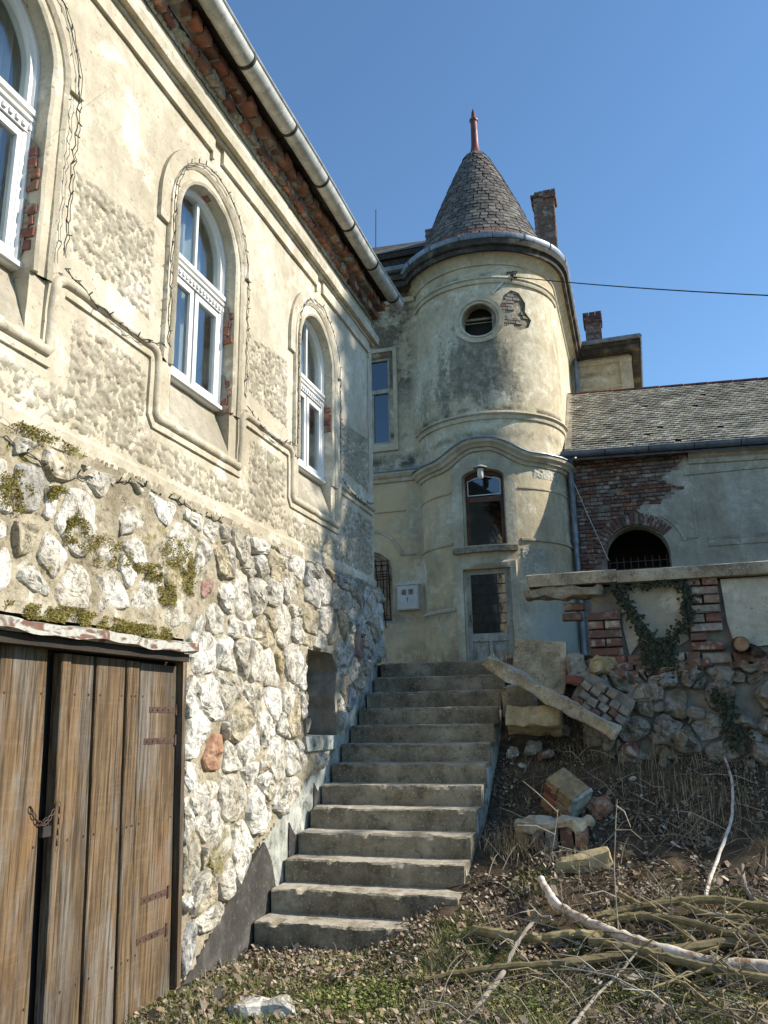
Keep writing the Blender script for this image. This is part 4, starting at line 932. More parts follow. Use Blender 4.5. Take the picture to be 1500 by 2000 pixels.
# tower window, door
tw = G(); tw.mold([(-.31, 4.60), (.42, 4.60), (.42, 5.88)] + [(.055 + .365 * math.cos(t), 5.88 + .12 * math.sin(t)) for t in np.linspace(0, PI, 11)[1:-1]] + [(-.31, 5.88)], [(-.04, -.2), (-.04, -.12), (.04, -.12), (.04, -.2)], T, closed=True)
tw.prism([(-.30, 5.44), (.41, 5.44), (.41, 5.545), (-.30, 5.545)], -.19, -.10, T); tw = tw.obj('window', 'frame_brown', tower)
def chord(u, v, h):                     # flat plane tangent behind the wall at u = .05
    t = .055 / TR; return (TC.x + (TR + h) * math.sin(t) + (u - .055) * math.cos(t), TC.y - (TR + h) * math.cos(t) + (u - .055) * math.sin(t), v)
g = G(); g.prism([(-.29, 4.62), (.40, 4.62), (.40, 5.44), (-.29, 5.44)], -.17, -.165, chord); g.obj('pane', 'glass_dark', tw)
g = G(); g.prism([(-.29, 5.546), (.40, 5.546), (.40, 5.88), (.25, 5.98), (.055, 6.0), (-.14, 5.98), (-.29, 5.88)], -.17, -.165, chord); g.obj('pane', 'glass_dark', tw)
g = G(); g.mold([(-.25, 5.58), (.36, 5.58), (.36, 5.86), (.055, 5.95), (-.25, 5.86)], [(-.008, -.17), (-.008, -.15), (.008, -.15), (.008, -.17)], chord, closed=True); g.obj('inner_frame', 'white', tw)
dr = G()
for q in ([(-.38, 2.0), (-.27, 2.0), (-.27, 4.16), (-.38, 4.16)], [(.36, 2.0), (.47, 2.0), (.47, 4.16), (.36, 4.16)], [(-.269, 4.07), (.359, 4.07), (.359, 4.16), (-.269, 4.16)], [(-.269, 2.86), (.359, 2.86), (.359, 3.0), (-.269, 3.0)], [(-.269, 2.0), (.359, 2.0), (.359, 2.3), (-.269, 2.3)], [(.02, 2.301), (.08, 2.301), (.08, 2.859), (.02, 2.859)]):
    dr.prism(q, -.20, -.12, chord)
dr = dr.obj('door', 'frame_old', tower)
for a in (-.268, .081):
    g = G(); g.prism([(a, 2.302), (a + .276, 2.302), (a + .276, 2.858), (a, 2.858)], -.19, -.155, chord); g.prism([(a + .05, 2.36), (a + .226, 2.36), (a + .226, 2.80), (a + .05, 2.80)], -.16, -.135, chord); g.obj('door_panel', 'frame_old', dr)
g = G(); g.prism([(-.268, 3.001), (.358, 3.001), (.358, 4.069), (-.268, 4.069)], -.175, -.17, chord); g.obj('pane', 'glass_dark', dr)
for k in range(1, 4): g = G(); u = -.268 + .626 * k / 4; g.box((u - .007, 3.002, -.17), (u + .007, 4.068, -.155), mapf=chord); g.obj('glazing_bar', 'iron', dr)
for k in range(1, 6): g = G(); v = 3.0 + 1.07 * k / 6; g.box((-.267, v - .007, -.169), (.357, v + .007, -.154), mapf=chord); g.obj('glazing_bar', 'iron', dr)
g = G(); g.prism([(-.30, 3.2), (-.29, 3.2), (-.29, 3.35), (-.30, 3.35)], -.12, -.09, chord); g.obj('door_handle', 'iron', dr)
# top of the tower: cove, sooty cornice, gutter (continuing along the straight side)
def crown(prof, mat, name):
    g = G(); V = []; n = 40; rows = []
    for i in range(n + 1):
        t = -PI * .62 + (PI * .62 + PI / 2) * i / n
        rows.append([(TC.x + r * math.sin(t), TC.y - r * math.cos(t), z + .012 * noise.noise(Vector((t * 3, 1, 1)))) for r, z in prof])
    for Y in (16.5, 17.5, 18.6, 19.7): rows.append([(TC.x + r, Y, z) for r, z in prof])
    k = len(prof); V = [v for r_ in rows for v in r_]
    g.add(V, [(i * k + q, (i + 1) * k + q, (i + 1) * k + q + 1, i * k + q + 1) for i in range(len(rows) - 1) for q in range(k - 1)]); return g.obj(name, mat, manor, True)
crown([(1.49, 10.27), (1.53, 10.28), (1.54, 10.33), (1.60, 10.42), (1.71, 10.50)], 'tower_trim', 'cove')
crown([(1.68, 10.47), (1.75, 10.46), (1.76, 10.55), (1.82, 10.57), (1.84, 10.68), (1.72, 10.72)], 'board_grey', 'cornice')
crown([(1.70, 10.71), (1.84, 10.69), (1.865, 10.73), (1.86, 10.80), (1.80, 10.815)], 'zinc_blue', 'gutter')
g = G()
for i in range(9):
    t = -1.5 + i * .36; g.tube([(TC.x + r * math.sin(t), TC.y - r * math.cos(t), z) for r, z in ((1.72, 10.70), (1.85, 10.68), (1.875, 10.725), (1.87, 10.80), (1.81, 10.825))], .009, 4)
g.obj('gutter_clip', 'iron', manor)
cone_prof = [(1.60, 10.80), (1.44, 11.05), (1.28, 11.42), (1.10, 11.86), (.90, 12.38), (.70, 12.86), (.52, 13.28), (.36, 13.62), (.25, 13.84), (.12, 14.06)]
def coneR(z): return float(np.interp(z, [p[1] for p in cone_prof], [p[0] for p in cone_prof]))
g = G(); g.lathe([(r - .025, z) for r, z in cone_prof], (TC.x, TC.y), n=40); cone = g.obj('cone_roof', 'tile_cone', manor, True)
tile_me = bpy.data.meshes.new('roof_tile')
TV = [(-.5, 0, 0), (.5, 0, 0), (.5, 1, 0), (.3, 1.12, 0), (-.3, 1.12, 0), (-.5, 1, 0)]; TV = [(a, -b, c) for a, b, c in TV] + [(a, -b, c - .5) for a, b, c in TV]
tile_me.from_pydata(TV, [], [(0, 5, 4, 3, 2, 1), (6, 7, 8, 9, 10, 11)] + [(i, (i + 1) % 6, 6 + (i + 1) % 6, 6 + i) for i in range(6)]); bm_fix(tile_me)
tile_me.materials.append(MT['tile_piece']); tile_red = tile_me.copy(); tile_red.materials.clear(); tile_red.materials.append(MT['tile_red'])
rows = []; zt = 10.98
while zt < 14.0: rows.append(zt); zt += .112 * .9
allt = []
for r, zt in enumerate(rows):
    R_ = coneR(zt); n = max(5, int(2 * PI * R_ / .15)); dz = .112; slope = math.atan2(coneR(zt - .1) - coneR(zt), .1)
    for i in range(n):
        t = 2 * PI * (i + (.5 if r % 2 else 0)) / n - PI; allt.append((abs(t + .12), t, zt, R_, slope, 2 * PI * R_ / n, r))
vis = [a for a in allt if a[0] < PI * .52]; rest = [a for a in allt if a[0] >= PI * .52]
vis.sort(key=lambda a: (a[2])); extra = vis[300:] if len(vis) > 300 else []; vis = vis[:300]
def tile_mat(t, zt, R_, slope, w, dt=0.):
    Rm = Matrix.Rotation(t, 4, 'Z') @ Matrix.Rotation(PI / 2 - slope - .10, 4, 'X')
    return Matrix.Translation((TC.x + (R_ + .012) * math.sin(t), TC.y - (R_ + .012) * math.cos(t), zt + .06)) @ Rm @ Matrix.Diagonal((w * .95, .15, .022, 1))
for a in vis:
    red = a[6] in (1, 2) or (a[6] in (14, 15) and random.random() < .6); o = link('roof_tile', tile_red if red else tile_me, (0, 0, 0), cone)
    o.matrix_basis = Matrix.Translation(-WLOC[cone.name]) @ tile_mat(a[1] + random.uniform(-.01, .01), a[2] + random.uniform(-.006, .006), a[3], a[4] + random.uniform(-.03, .03), a[5])
g = G()
for a in extra + rest:
    m = tile_mat(a[1] + random.uniform(-.01, .01), a[2] + random.uniform(-.006, .006), a[3], a[4] + random.uniform(-.03, .03), a[5])
    g.add([m @ Vector(v) for v in TV], [(0, 5, 4, 3, 2, 1)] + [(i, (i + 1) % 6, 6 + (i + 1) % 6, 6 + i) for i in range(6)])
o = g.obj('roof_tiles', 'tile_cone', cone); o['kind'] = 'stuff'
g = G(); g.lathe([(.30, 13.80), (.20, 13.98), (.12, 14.08), (.095, 14.2), (.085, 14.3), (.075, 14.9), (.10, 14.93), (.10, 14.97), (.055, 15.02), (.045, 15.16), (.0, 15.30)], (TC.x, TC.y), n=16); g.obj('finial', 'copper', cone, True)
# straight block behind the tower, rear bay, facade left
g = G(); g.box((-1.37, 15.72, 2.0), (-1.07, 19.9, 10.48)); g.box((-1.4, 19.95, 2.0), (.43, 20.2, 10.5)); g.box((.13, 20.2, 2.0), (.42, 26, 10.5)); g.box((-9, 26, 2), (.13, 26.3, 10.5)); g.obj('block_wall', 'tower', manor)
g = G()
g.box((.41 - .24, 19.90, 9.3), (.46, 20.0, 10.42)); g.box((-1.06, 19.89, 9.62), (.25, 19.97, 9.68)); g.box((-1.06, 19.88, 10.3), (.47, 19.97, 10.42)); g.obj('bay_trim', 'tower_trim', manor)
g = G(); g.box((-.95, 19.62, 10.5), (.68, 20.2, 10.62)); g.box((-1.0, 19.55, 10.621), (.72, 20.1, 10.72)); g.box((.5, 20.2, 10.5), (.7, 26, 10.7)); g.obj('bay_cornice', 'board_grey', manor)
g = G(); g.tube([(-.8, 19.5, 10.76), (.72, 19.5, 10.76)], .06, 8); g.tube([(.71, 19.5, 10.76), (.76, 26, 10.76)], .05, 6); g.obj('bay_gutter', 'zinc_blue', manor, True)
g = G(); g.tube([(-.93, 19.7, 10.5), (-.93, 19.7, 6)], .055, 8); g.obj('downpipe', 'zinc_blue', manor, True)
g = G(); g.add([(-.75, 15.7, 10.80), (-.75, 19.6, 10.80), (-3.0, 19.6, 11.5), (-3.0, 15.7, 11.5), (.72, 19.6, 10.8), (.72, 26, 10.8), (-2.4, 22.5, 12.0), (-8, 15.6, 12.1), (-8, 26, 11)],
    [(0, 1, 2, 3), (1, 4, 6, 2), (4, 5, 6), (3, 2, 6, 8, 7)]); g.obj('roof', 'tile_cone', manor)
def Fy(u, v, h): return (u, 15.0 - h, v)
fw = [(-5.35, 7.07), (-4.53, 7.07), (-4.53, 9.02), (-5.35, 9.02)]; aw = arch(-5.0, .45, 3.35, 4.35, 14)
g = G(); g.plate([(-8.5, 1.9), (-3.9, 1.9), (-3.9, 10.5), (-8.5, 10.5)], [fw, aw], Fy, .25, lambda u, v: .012 * noise.noise(Vector((u * 1.2, v * 1.2, 8))))
fac = g.obj('facade_wall', 'tower', manor); g = G(); g.box((-8.5, 15.4, 2), (-3.6, 15.42, 10.4)); g.obj('facade_room', 'dark', fac)
hole_reveal(fw, -.18, Fy, 'window_reveal', 'tower_trim', fac); hole_reveal(aw, -.2, Fy, 'window_reveal', 'tower_trim', fac)
def hm(z, prof, u0=-8.5, u1=-3.93, mat='tower_trim', name='cornice_band'):
    g = G(); g.mold([(u0 + (u1 - u0) * i / 20, z) for i in range(21)], prof, Fy, wob=.006); return g.obj(name, mat, fac)
hm(6.30, [(-.10, -.01), (-.09, .05), (-.03, .07), (.0, .12), (.05, .16), (.09, .165)]); hm(6.30, [(.09, .19), (.11, .185), (.16, -.01)], mat='zinc_blue', name='cornice_flashing')
hm(10.25, [(-.06, -.01), (-.05, .05), (.03, .08), (.08, .02), (.10, -.01)]); hm(6.93, [(-.05, -.01), (-.04, .06), (.06, .07), (.08, -.01)], u1=-4.35, name='window_ledge')
hm(5.60, [(-.015, -.01), (-.01, .02), (.01, .02), (.015, -.01)], u1=-4.25)
g = G(); g.mold([(-4.40, 6.98), (-4.40, 9.16), (-5.48, 9.16), (-5.48, 6.98)], [(-.05, -.01), (-.04, .04), (.04, .045), (.05, -.01)], Fy); g.obj('window_surround', 'tower_trim', fac)
g = G(); g.mold([(-4.32, 4.72), (-4.33, 4.74)] + [(-5.0 + .69 * math.cos(t), 4.45 + .78 * math.sin(t)) for t in np.linspace(.35, PI - .35, 14)], [(-.03, -.01), (-.025, .03), (.025, .03), (.03, -.01)], Fy); g.mold([(-4.05, 4.70), (-4.35, 4.70)], [(-.02, -.01), (-.02, .03), (.02, .03), (.02, -.01)], Fy); g.obj('hood_moulding', 'tower_trim', fac)
w = G(); w.mold([(-5.33, 7.09), (-4.55, 7.09), (-4.55, 9.0), (-5.33, 9.0)], [(-.035, -.15), (-.035, -.07), (.035, -.07), (.035, -.15)], Fy, closed=True); w.prism([(-5.29, 8.22), (-4.59, 8.22), (-4.59, 8.31), (-5.29, 8.31)], -.15, -.07, Fy); w.prism([(-4.97, 7.13), (-4.91, 7.13), (-4.91, 8.21), (-4.97, 8.21)], -.15, -.08, Fy)
w = w.obj('window', 'frame_old', fac)
for q in ([(-5.29, 7.13), (-4.98, 7.13), (-4.98, 8.21), (-5.29, 8.21)], [(-4.90, 7.13), (-4.59, 7.13), (-4.59, 8.21), (-4.90, 8.21)], [(-5.29, 8.32), (-4.59, 8.32), (-4.59, 8.96), (-5.29, 8.96)]): g = G(); g.prism(q, -.12, -.115, Fy); g.obj('pane', 'glass_dark', w)
w = G(); w.mold(arch(-5.0, .42, 3.38, 4.35, 14), [(-.03, -.17), (-.03, -.1), (.03, -.1), (.03, -.17)], Fy, closed=True); w = w.obj('window', 'frame_old', fac)
g = G(); g.prism(arch(-5.0, .40, 3.4, 4.35, 14), -.15, -.145, Fy); g.obj('pane', 'glass_dark', w)
gr = G()                                                           # wrought iron window grille
for k in range(7):
    x = -5.40 + .13 * k; gr.tube([(x, 14.93, 4.62), (x, 14.85, 4.3), (x, 14.83, 3.7), (x, 14.74, 3.42), (x, 14.70, 3.28), (x, 14.80, 3.24)], .011, 5)
for z, y in ((4.58, 14.93), (4.36, 14.86), (4.30, 14.86), (3.48, 14.78), (3.40, 14.74)): gr.tube([(-5.42, y, z), (-4.58, y, z)], .011, 5)
for k in range(3):
    x = -5.27 + .26 * k; gr.tube([(x + .065 + .09 * math.cos(t), 14.83, 3.92 + .11 * math.sin(t)) for t in np.linspace(0, 2 * PI, 15)], .009, 4, False)
tag(gr.obj('window_grille', 'iron', w), 'black wrought iron grille')
# roof above the facade: dark mansard, slate strip
g = G(); g.box((-8.5, 14.72, 10.45), (-3.95, 15.2, 10.58)); g.box((-8.5, 14.66, 10.585), (-4.0, 15.1, 10.70)); g.obj('cornice', 'board_grey', manor)
g = G(); g.tube([(-8.5, 14.62, 10.86), (-3.98, 14.62, 10.82)], .07, 8); g.obj('gutter', 'zinc_blue', manor, True)
g = G(); g.add([(-8.5, 14.72, 10.78), (-3.4, 14.72, 10.78), (-3.4, 15.5, 11.15), (-8.5, 15.5, 11.35)], [(0, 1, 2, 3)])
for r in range(6):
    for q in range(22): x = -8.4 + q * .23 + (.11 if r % 2 else 0); g.box((x, 14.72 + r * .13, 10.80 + r * .075), (x + .215, 14.90 + r * .13, 10.815 + r * .075), rot=Matrix.Rotation(.5, 3, 'X'))
g.obj('slate_strip', 'tile_cone', manor)
g = G(); g.box((-8.5, 15.5, 11.2), (-3.3, 15.7, 11.62)); g.box((-8.5, 15.42, 11.62), (-3.3, 15.75, 11.74)); g.obj('attic_board', 'wood_dark', manor)
g = G(); g.add([(-8.5, 15.4, 11.76), (-3.2, 15.4, 11.76), (-3.4, 16.3, 12.45), (-8.5, 16.3, 12.75)], [(0, 1, 2, 3)])
for r in range(8):
    for q in range(26): x = -8.5 + q * .2 + (.1 if r % 2 else 0); g.box((x, 15.4 + r * .11, 11.78 + r * .093), (x + .19, 15.56 + r * .11, 11.792 + r * .093), rot=Matrix.Rotation(.7, 3, 'X'))
g.obj('upper_roof', 'tile_cone', manor)
def chimney(x0, x1, y0, z0, z1, cap=.05, label=None):
    dy = .5; core = G(); core.box((x0 + .012, y0 + .012, z0), (x1 - .012, y0 + dy - .012, z1 - .02)); ch = core.obj('chimney', 'mortar_grey', manor)
    z = z0; r = 0; g = G()
    while z < z1:
        e = cap if z > z1 - .26 else 0
        n = max(2, int((x1 - x0) / .14)); w_ = (x1 - x0 + 2 * e) / n
        for i in range(n):
            o = (w_ / 2 if r % 2 else 0); a = x0 - e + i * w_ + o; b = min(a + w_ - .01, x1 + e)
            if random.random() < .95: g.box((a, y0 - e + random.uniform(0, .012), z), (b, y0 + .1, z + .065), jit=.003)
        for i in range(4):
            for xx in ((x0 - e, x0 + .1), (x1 - .1, x1 + e - random.uniform(0, .01))): g.box((xx[0], y0 + .101 + i * .1, z), (xx[1], y0 + .19 + i * .1, z + .065))
        z += .077; r += 1
    o = g.obj('brick_courses', 'brick_old', ch); o['kind'] = 'stuff'
chimney(-1.64, -1.10, 19.0, 10.6, 15.05, .06); chimney(-4.14, -3.70, 17.0, 11.5, 13.25, 0); chimney(-.66, -.22, 21.5, 10.7, 12.55, .04)
g = G(); g.tube([(-.3, 21.4, 11.6), (.1, 21.2, 11.15)], .06, 6); g.obj('ridge_tile', 'tile_red', manor)
g = G(); g.tube([(-5.2, 16.3, 12.5), (-5.18, 16.3, 13.6)], .011, 5); tag(g.obj('lightning_rod', 'iron'), 'thin lightning rod standing on the roof above the wing gutter end', 'lightning rod')
# meter box on the facade
mb = empty('meter_box', (-4.2, 14.95, 3.58), 'pale grey utility meter box mounted on the facade beside the tower door', 'meter box')
g = G(); g.box((-4.42, 14.86, 3.58), (-3.99, 15.0, 4.06)); g.box((-4.40, 14.845, 3.60), (-4.01, 14.859, 4.04)); g.box((-4.43, 14.83, 4.062), (-3.98, 15.0, 4.085)); g.obj('cabinet', 'box', mb)
for x in (-4.32, -4.18): g = G(); g.box((x, 14.835, 3.87), (x + .085, 14.844, 3.97)); g.obj('meter_window', 'concrete', mb)
g = G(); g.tube([(-4.21, 14.843, 3.80), (-4.21, 14.83, 3.80)], .012, 8); g.box((-4.214, 14.835, 3.73), (-4.206, 14.844, 3.785)); g.obj('lock', 'iron', mb)
# lamp over the tower window
lp = empty('wall_lamp', T(.05, 6.25, .1), 'small enamel wall lamp with glass globe hanging over the tower window', 'lamp')
c = Vector(T(.05, 6.05, .16)); g = G(); g.tube([T(.05, 6.24, .02), T(.05, 6.26, .10), T(.05, 6.22, .16), T(.05, 6.12, .16)], .012, 6); g.lathe([(.0, 6.15), (.04, 6.14), (.05, 6.07), (.13, 6.02), (.135, 6.005), (.05, 6.02)], (c.x, c.y), n=20); g.obj('lamp_shade', 'frame_old', lp, True)
g = G(); g.lathe([(.055, 6.0), (.06, 5.9), (.055, 5.83), (.03, 5.80), (0, 5.79)], (c.x, c.y), n=16); g.obj('lamp_globe', 'curtain', lp, True)
# overhead cable
a = Vector(T(.83, 10.02, .03)); b = onY(1500, 562, 11.0); b = a + (b - a) * 1.8; g = G(); g.tube([a + (b - a) * t - Vector((0, 0, .12 * 4 * t * (1 - t))) for t in np.linspace(0, 1, 24)], .010, 5)
for k in range(7): g.tube([a + Vector((random.uniform(-.14, .14), -.03, random.uniform(-.12, .12))) for _ in range(3)] + [a], .01, 4)
tag(g.obj('overhead_cable', 'wire'), 'black overhead cable running from the tower wall out across the blue sky', 'cable')
g = G(); g.tube([T(.83, 10.0, .03), T(.62, 9.85, .03), T(.50, 9.72, .04), T(.42, 9.62, .06)], .02, 5); g.obj('cable_conduit', 'cable_grey', tower)

# ================================================================== ANNEX (right)
annex = empty('annex', (3, 15.6, 2.17), 'low annex with grey plaster, exposed red brick and an arched barred opening beside the tower', 'building')
def Ay(u, v, h): return (u, 15.6 - h, v)
ah = arch(.12, .57, 3.4, 4.45, 20)
g = G(); g.plate([(-1.06, 1.9), (12, 1.9), (12, 5.98), (-1.06, 6.5)], [ah], Ay, .3); g.box((-1.06, 15.95, 1.9), (12, 16.0, 3.3)); aw_ = g.obj('annex_wall', 'mortar_grey', annex)
hole_reveal(ah, -.35, Ay, 'opening_reveal', 'annex', aw_)
g = G(); g.box((-1.0, 17.4, 2), (12, 17.5, 6.4)); g.box((-1.0, 15.7, 3.2), (12, 17.4, 3.3)); g.box((-1.0, 15.7, 6.0), (12, 17.4, 6.1)); g.obj('annex_interior', 'dark', aw_)
edge = [(1.50, 6.5), (1.46, 6.38), (1.17, 6.31), (1.0, 6.12), (.77, 5.95), (.55, 5.90), (.93, 5.72), (.70, 5.55), (.62, 5.40), (.3, 5.42), (.16, 5.35), (.30, 5.18), (.55, 5.10), (.66, 4.95), (.5, 4.85)]
pl = edge + [(.12 + .585 * math.cos(t), 4.45 + .585 * math.sin(t)) for t in np.linspace(.75, 0, 6)] + [(.705, 1.95), (12, 1.95), (12, 5.98)]
g = G(); g.plate(pl, [], lambda u, v, h: Ay(u, v, .045), .3); n = len(edge)
g.add([Ay(a, b, h) for a, b in edge for h in (.0, .045)], [(2 * i, 2 * i + 1, 2 * i + 3, 2 * i + 2) for i in range(n - 1)]); g.obj('plaster_skin', 'annex', aw_)
bp = [(-1.05, 3.9), (-1.05, 6.5)] + [(a + .1, b) for a, b in edge] + [(.5, 4.85), (.3, 5.0), (-.2, 5.0), (-.45, 4.7), (-.45, 3.9)]
z = 3.95; r = 0; nbk = 0
while z < 6.48:
    x = -1.05 + (0 if r % 2 else .13)
    while x < 1.5:
        L_ = .25 if (r % 3) else .13
        if inside(x + L_ / 2, z + .03, bp) and math.hypot(x + L_ / 2 - .12, z - 4.45) > .80 and random.random() < .955 and nbk < 298:
            brick((x + L_ / 2, 15.59 + random.uniform(-.006, .012), z + .032), (L_ - .012, .08, .064), random.choice(['brick_old', 'brick_old', 'brick', 'brick_white', 'brick_white', 'brick_grey']), aw_); nbk += 1
        x += L_
    z += .077; r += 1
for k in range(26):
    t = PI * (k + .5) / 26
    if t > .65:
        brick((.12 + .70 * math.cos(t), 15.575, 4.45 + .70 * math.sin(t)), (.22, .07, .07), 'brick_old', aw_, (0, -t, 0))
for i in range(9):                                                 # grille bars
    x = -.4 + .13 * i; g = G(); g.tube([(x, 15.72, 3.4), (x, 15.72, 4.45)], .012, 4); g.obj('grille_bar', 'rust', aw_)
for z in (4.05, 4.22, 4.36): g = G(); g.tube([(-.45, 15.715, z), (.69, 15.715, z)], .01, 4); g.obj('grille_bar', 'rust', aw_)
def am(pts, prof, name='plaster_moulding', mat='annex'):
    g = G(); g.mold(pts, prof, lambda u, v, h: Ay(u, v, h + .045), wob=.008); return g.obj(name, mat, aw_)
am([(1.2 + i * .5, 6.24 - i * .02) for i in range(22)], [(-.13, 0), (-.12, .05), (-.04, .07), (0, .14), (.09, .18), (.10, 0)])
am([(1.1 + i * .5, 5.93) for i in range(22)], [(-.03, 0), (-.02, .03), (.03, .035), (.04, 0)])
am([(1.38 + i * .5, 4.62) for i in range(22)], [(-.11, 0), (-.10, .02), (.0, .03), (.06, .06), (.09, .0)])
am([(1.0, 4.72), (1.2, 4.72), (1.2, 5.5)], [(-.02, 0), (-.02, .03), (.02, .03), (.02, 0)])
am([(.12 + .88 * math.cos(t), 4.5 + .82 * math.sin(t)) for t in np.linspace(.2, 1.0, 9)], [(-.03, 0), (-.03, .03), (.03, .03), (.03, 0)])
g = G(); g.add([(-1.0, 15.30, 6.50), (12, 15.30, 5.98), (12, 17.6, 7.90), (-1.06, 17.6, 8.60), (-1.0, 15.30, 6.44), (12, 15.30, 5.92)], [(0, 1, 2, 3), (0, 4, 5, 1)]); 
g.add([(12, 15.3, 5.98), (12, 19.8, 6), (12, 17.6, 7.9)], [(0, 1, 2)]); g.add([(-1.0, 19.9, 6.5), (12, 19.9, 6.0), (12, 17.61, 7.90), (-1.06, 17.61, 8.60)], [(0, 3, 2, 1)]); rf = g.obj('roof', 'mortar_grey', annex)
TVn = []; TFn = []; rows_n = 31; sl = Vector((0, 2.3, 2.02)).normalized(); nrm = Vector((0, -sl.z, sl.y)); Ls_ = math.hypot(2.3, 2.02)
for r in range(rows_n):
    s0 = r * Ls_ / rows_n; lift_row = .006 * noise.noise(Vector((0, r * .5, 0)))
    q = 0; x = -1.0 + (.055 if r % 2 else 0)
    while x < 6.0:
        w = .108; jz = random.uniform(-.005, .005) + .012 * noise.noise(Vector((x * 1.4, r * .3, 2))); drop = random.random()
        if drop > .008:
            base = Vector((x, 15.28, 6.52)) + sl * (s0 + random.uniform(-.008, .008)) + Vector((0, 0, .08 * s0 / Ls_ * (1 - x / 12) - (x + 1) * (.04 + .012 * s0 / Ls_))); up = sl * .16 
            k = len(TVn); h = nrm * (.030 + jz); h1 = nrm * .006
            TVn += [base + h, base + Vector((w - .006, 0, 0)) + h, base + Vector((w - .006, 0, 0)) + up + h1, base + up + h1, base + h - nrm * .012, base + Vector((w - .006, 0, 0)) + h - nrm * .012]
            TFn += [(k, k + 1, k + 2, k + 3), (k + 4, k + 5, k + 1, k), (k + 4, k, k + 3), (k + 1, k + 5, k + 2)]
        x += w
o = mk('roof_tiles', TVn, TFn, 'tile_annex', rf); o['kind'] = 'stuff'
g = G()
for i in range(16): g.tube([(-1.06 + i * .5, 17.6, 8.66 - i * .027), (-1.06 + i * .5 + .49, 17.6, 8.66 - i * .027 - .02)], .035, 7)
g.obj('ridge_cap', 'copper', rf)
g = G(); g.box((-1.055, 15.27, 6.5), (-.94, 15.30, 6.6)); g.add([(-1.06, 15.27, 6.55), (-.93, 15.27, 6.56), (-.93, 17.55, 8.62), (-1.06, 17.55, 8.66)], [(0, 1, 2, 3)]); g.obj('side_flashing', 'concrete_pale', rf)
g = G(); g.mold([(-1.12 + i * .5, 0) for i in range(27)], [(.09 * math.cos(t), .09 * math.sin(t)) for t in np.linspace(0, -PI, 11)], lambda u, v, h: (u, 15.20 + v, 6.50 + h - .04 * (u + 1.1))); g.tube([(-1.12, 15.11, 6.5), (12, 15.11, 5.976)], .012, 5); g.tube([(-1.12, 15.26, 6.38), (12, 15.26, 5.856)], .02, 5)
gt = g.obj('gutter', 'zinc_blue', annex, True)
for i in range(16):
    g = G(); x = -.3 + i * .8; g.tube([(x, 15.20 + .096 * math.cos(t), 6.50 - .04 * (x + 1.1) + .096 * math.sin(t)) for t in np.linspace(0, -PI, 9)], .01, 4); g.obj('bracket', 'iron', gt)
g = G(); g.tube([(-.98, 15.25, 6.42), (-.98, 15.42, 6.25), (-.985, 15.44, 4.78)], .06, 10); g.tube([(-.985, 15.44, 4.80), (-.985, 15.44, 2.2)], .052, 10); g.tube([(-.985, 15.44, 4.74), (-.985, 15.44, 4.82)], .068, 10); g.tube([(-.985, 15.44, 4.1), (-.985, 15.44, 4.15)], .062, 10)
g.obj('downpipe', 'zinc_blue', annex, True)
g = G(); pts = [onY(1112, 905, 15.35), onY(1113, 930, 15.38), onY(1122, 945, 15.4), onY(1150, 1010, 15.45), onY(1189, 1095, 15.5)]; g.tube(pts, .009, 4)
tag(g.obj('white_cable', 'box'), 'thin white cable slanting over the annex brickwork from the downpipe to the arch', 'cable')

# ================================================================== RETAINING WALL
rw = empty('retaining_wall', (.6, 8.25, 1.3), 'crumbling parapet wall of plaster, brick pillars and rubble under a concrete cap', 'wall')
YW = 8.12
g = G(); g.box((-.42, YW + .06, 1.0), (6, 8.5, 2.80)); g.obj('wall_core', 'mortar_grey', rw)
def cap(x0, x1, z0, z1, seed, name='cap_slab'):
    V = []; nx = 40
    prof = [(YW - .10, z0), (YW - .105, (z0 + z1) / 2), (YW - .10, z1 - .01), (YW - .08, z1), (YW + .1, z1), (8.55, z1), (8.55, z0)]
    for i in range(nx + 1):
        x = x0 + (x1 - x0) * i / nx
        for j, (y, z) in enumerate(prof): a = .007 * noise.noise(Vector((x * 6, j, seed))) + .005 * noise.noise(Vector((x * 22, j, seed))); V.append((x + (a * 2 if i in (0, nx) else 0), y + a, z + a * (.3 if j < 5 else 0)))
    k = len(prof); mk(name, V, [(i * k + q, (i + 1) * k + q, (i + 1) * k + (q + 1) % k, i * k + (q + 1) % k) for i in range(nx) for q in range(k)] + [tuple(range(k)), tuple(range(nx * k, nx * k + k))[::-1]], 'concrete_pale', rw)
cap(-1.02, -.155, 2.825, 2.95, 1); cap(-.150, 2.6, 2.815, 2.935, 2); cap(2.605, 6, 2.81, 2.93, 3)
chunk('cap_remnant', (.78, .34, .085), (-.68, 8.2, 2.765), (0, .01, 0), 'concrete', rw, 4, .03, 7)
def pillar(x0, x1, z0, z1, mat, part=None):
    z = z0; r = 0
    while z < z1 - .03:
        w = x1 - x0; h = .078
        if r % 2 == 0: L_ = [(0, w)]
        else: L_ = [(0, w * .5), (w * .5, w)]
        for a, b in L_:
            if random.random() < .94: brick((x0 + (a + b) / 2, YW + .05 + random.uniform(-.02, .015), z + h / 2), (b - a - .012, .2, h - .004), mat if random.random() < .75 else random.choice(['brick', 'brick_white']), rw, (0, random.uniform(-.015, .015), random.uniform(-.02, .02)))
        z += .0865; r += 1
pillar(-.47, -.15, 2.12, 2.74, 'brick_old'); pillar(.46, .76, 2.14, 2.80, 'brick_white')
for (x, z) in ((-.60, 2.63), (-.62, 2.53)): brick((x, YW + .18, z), (.2, .14, .07), 'brick_old', rw)
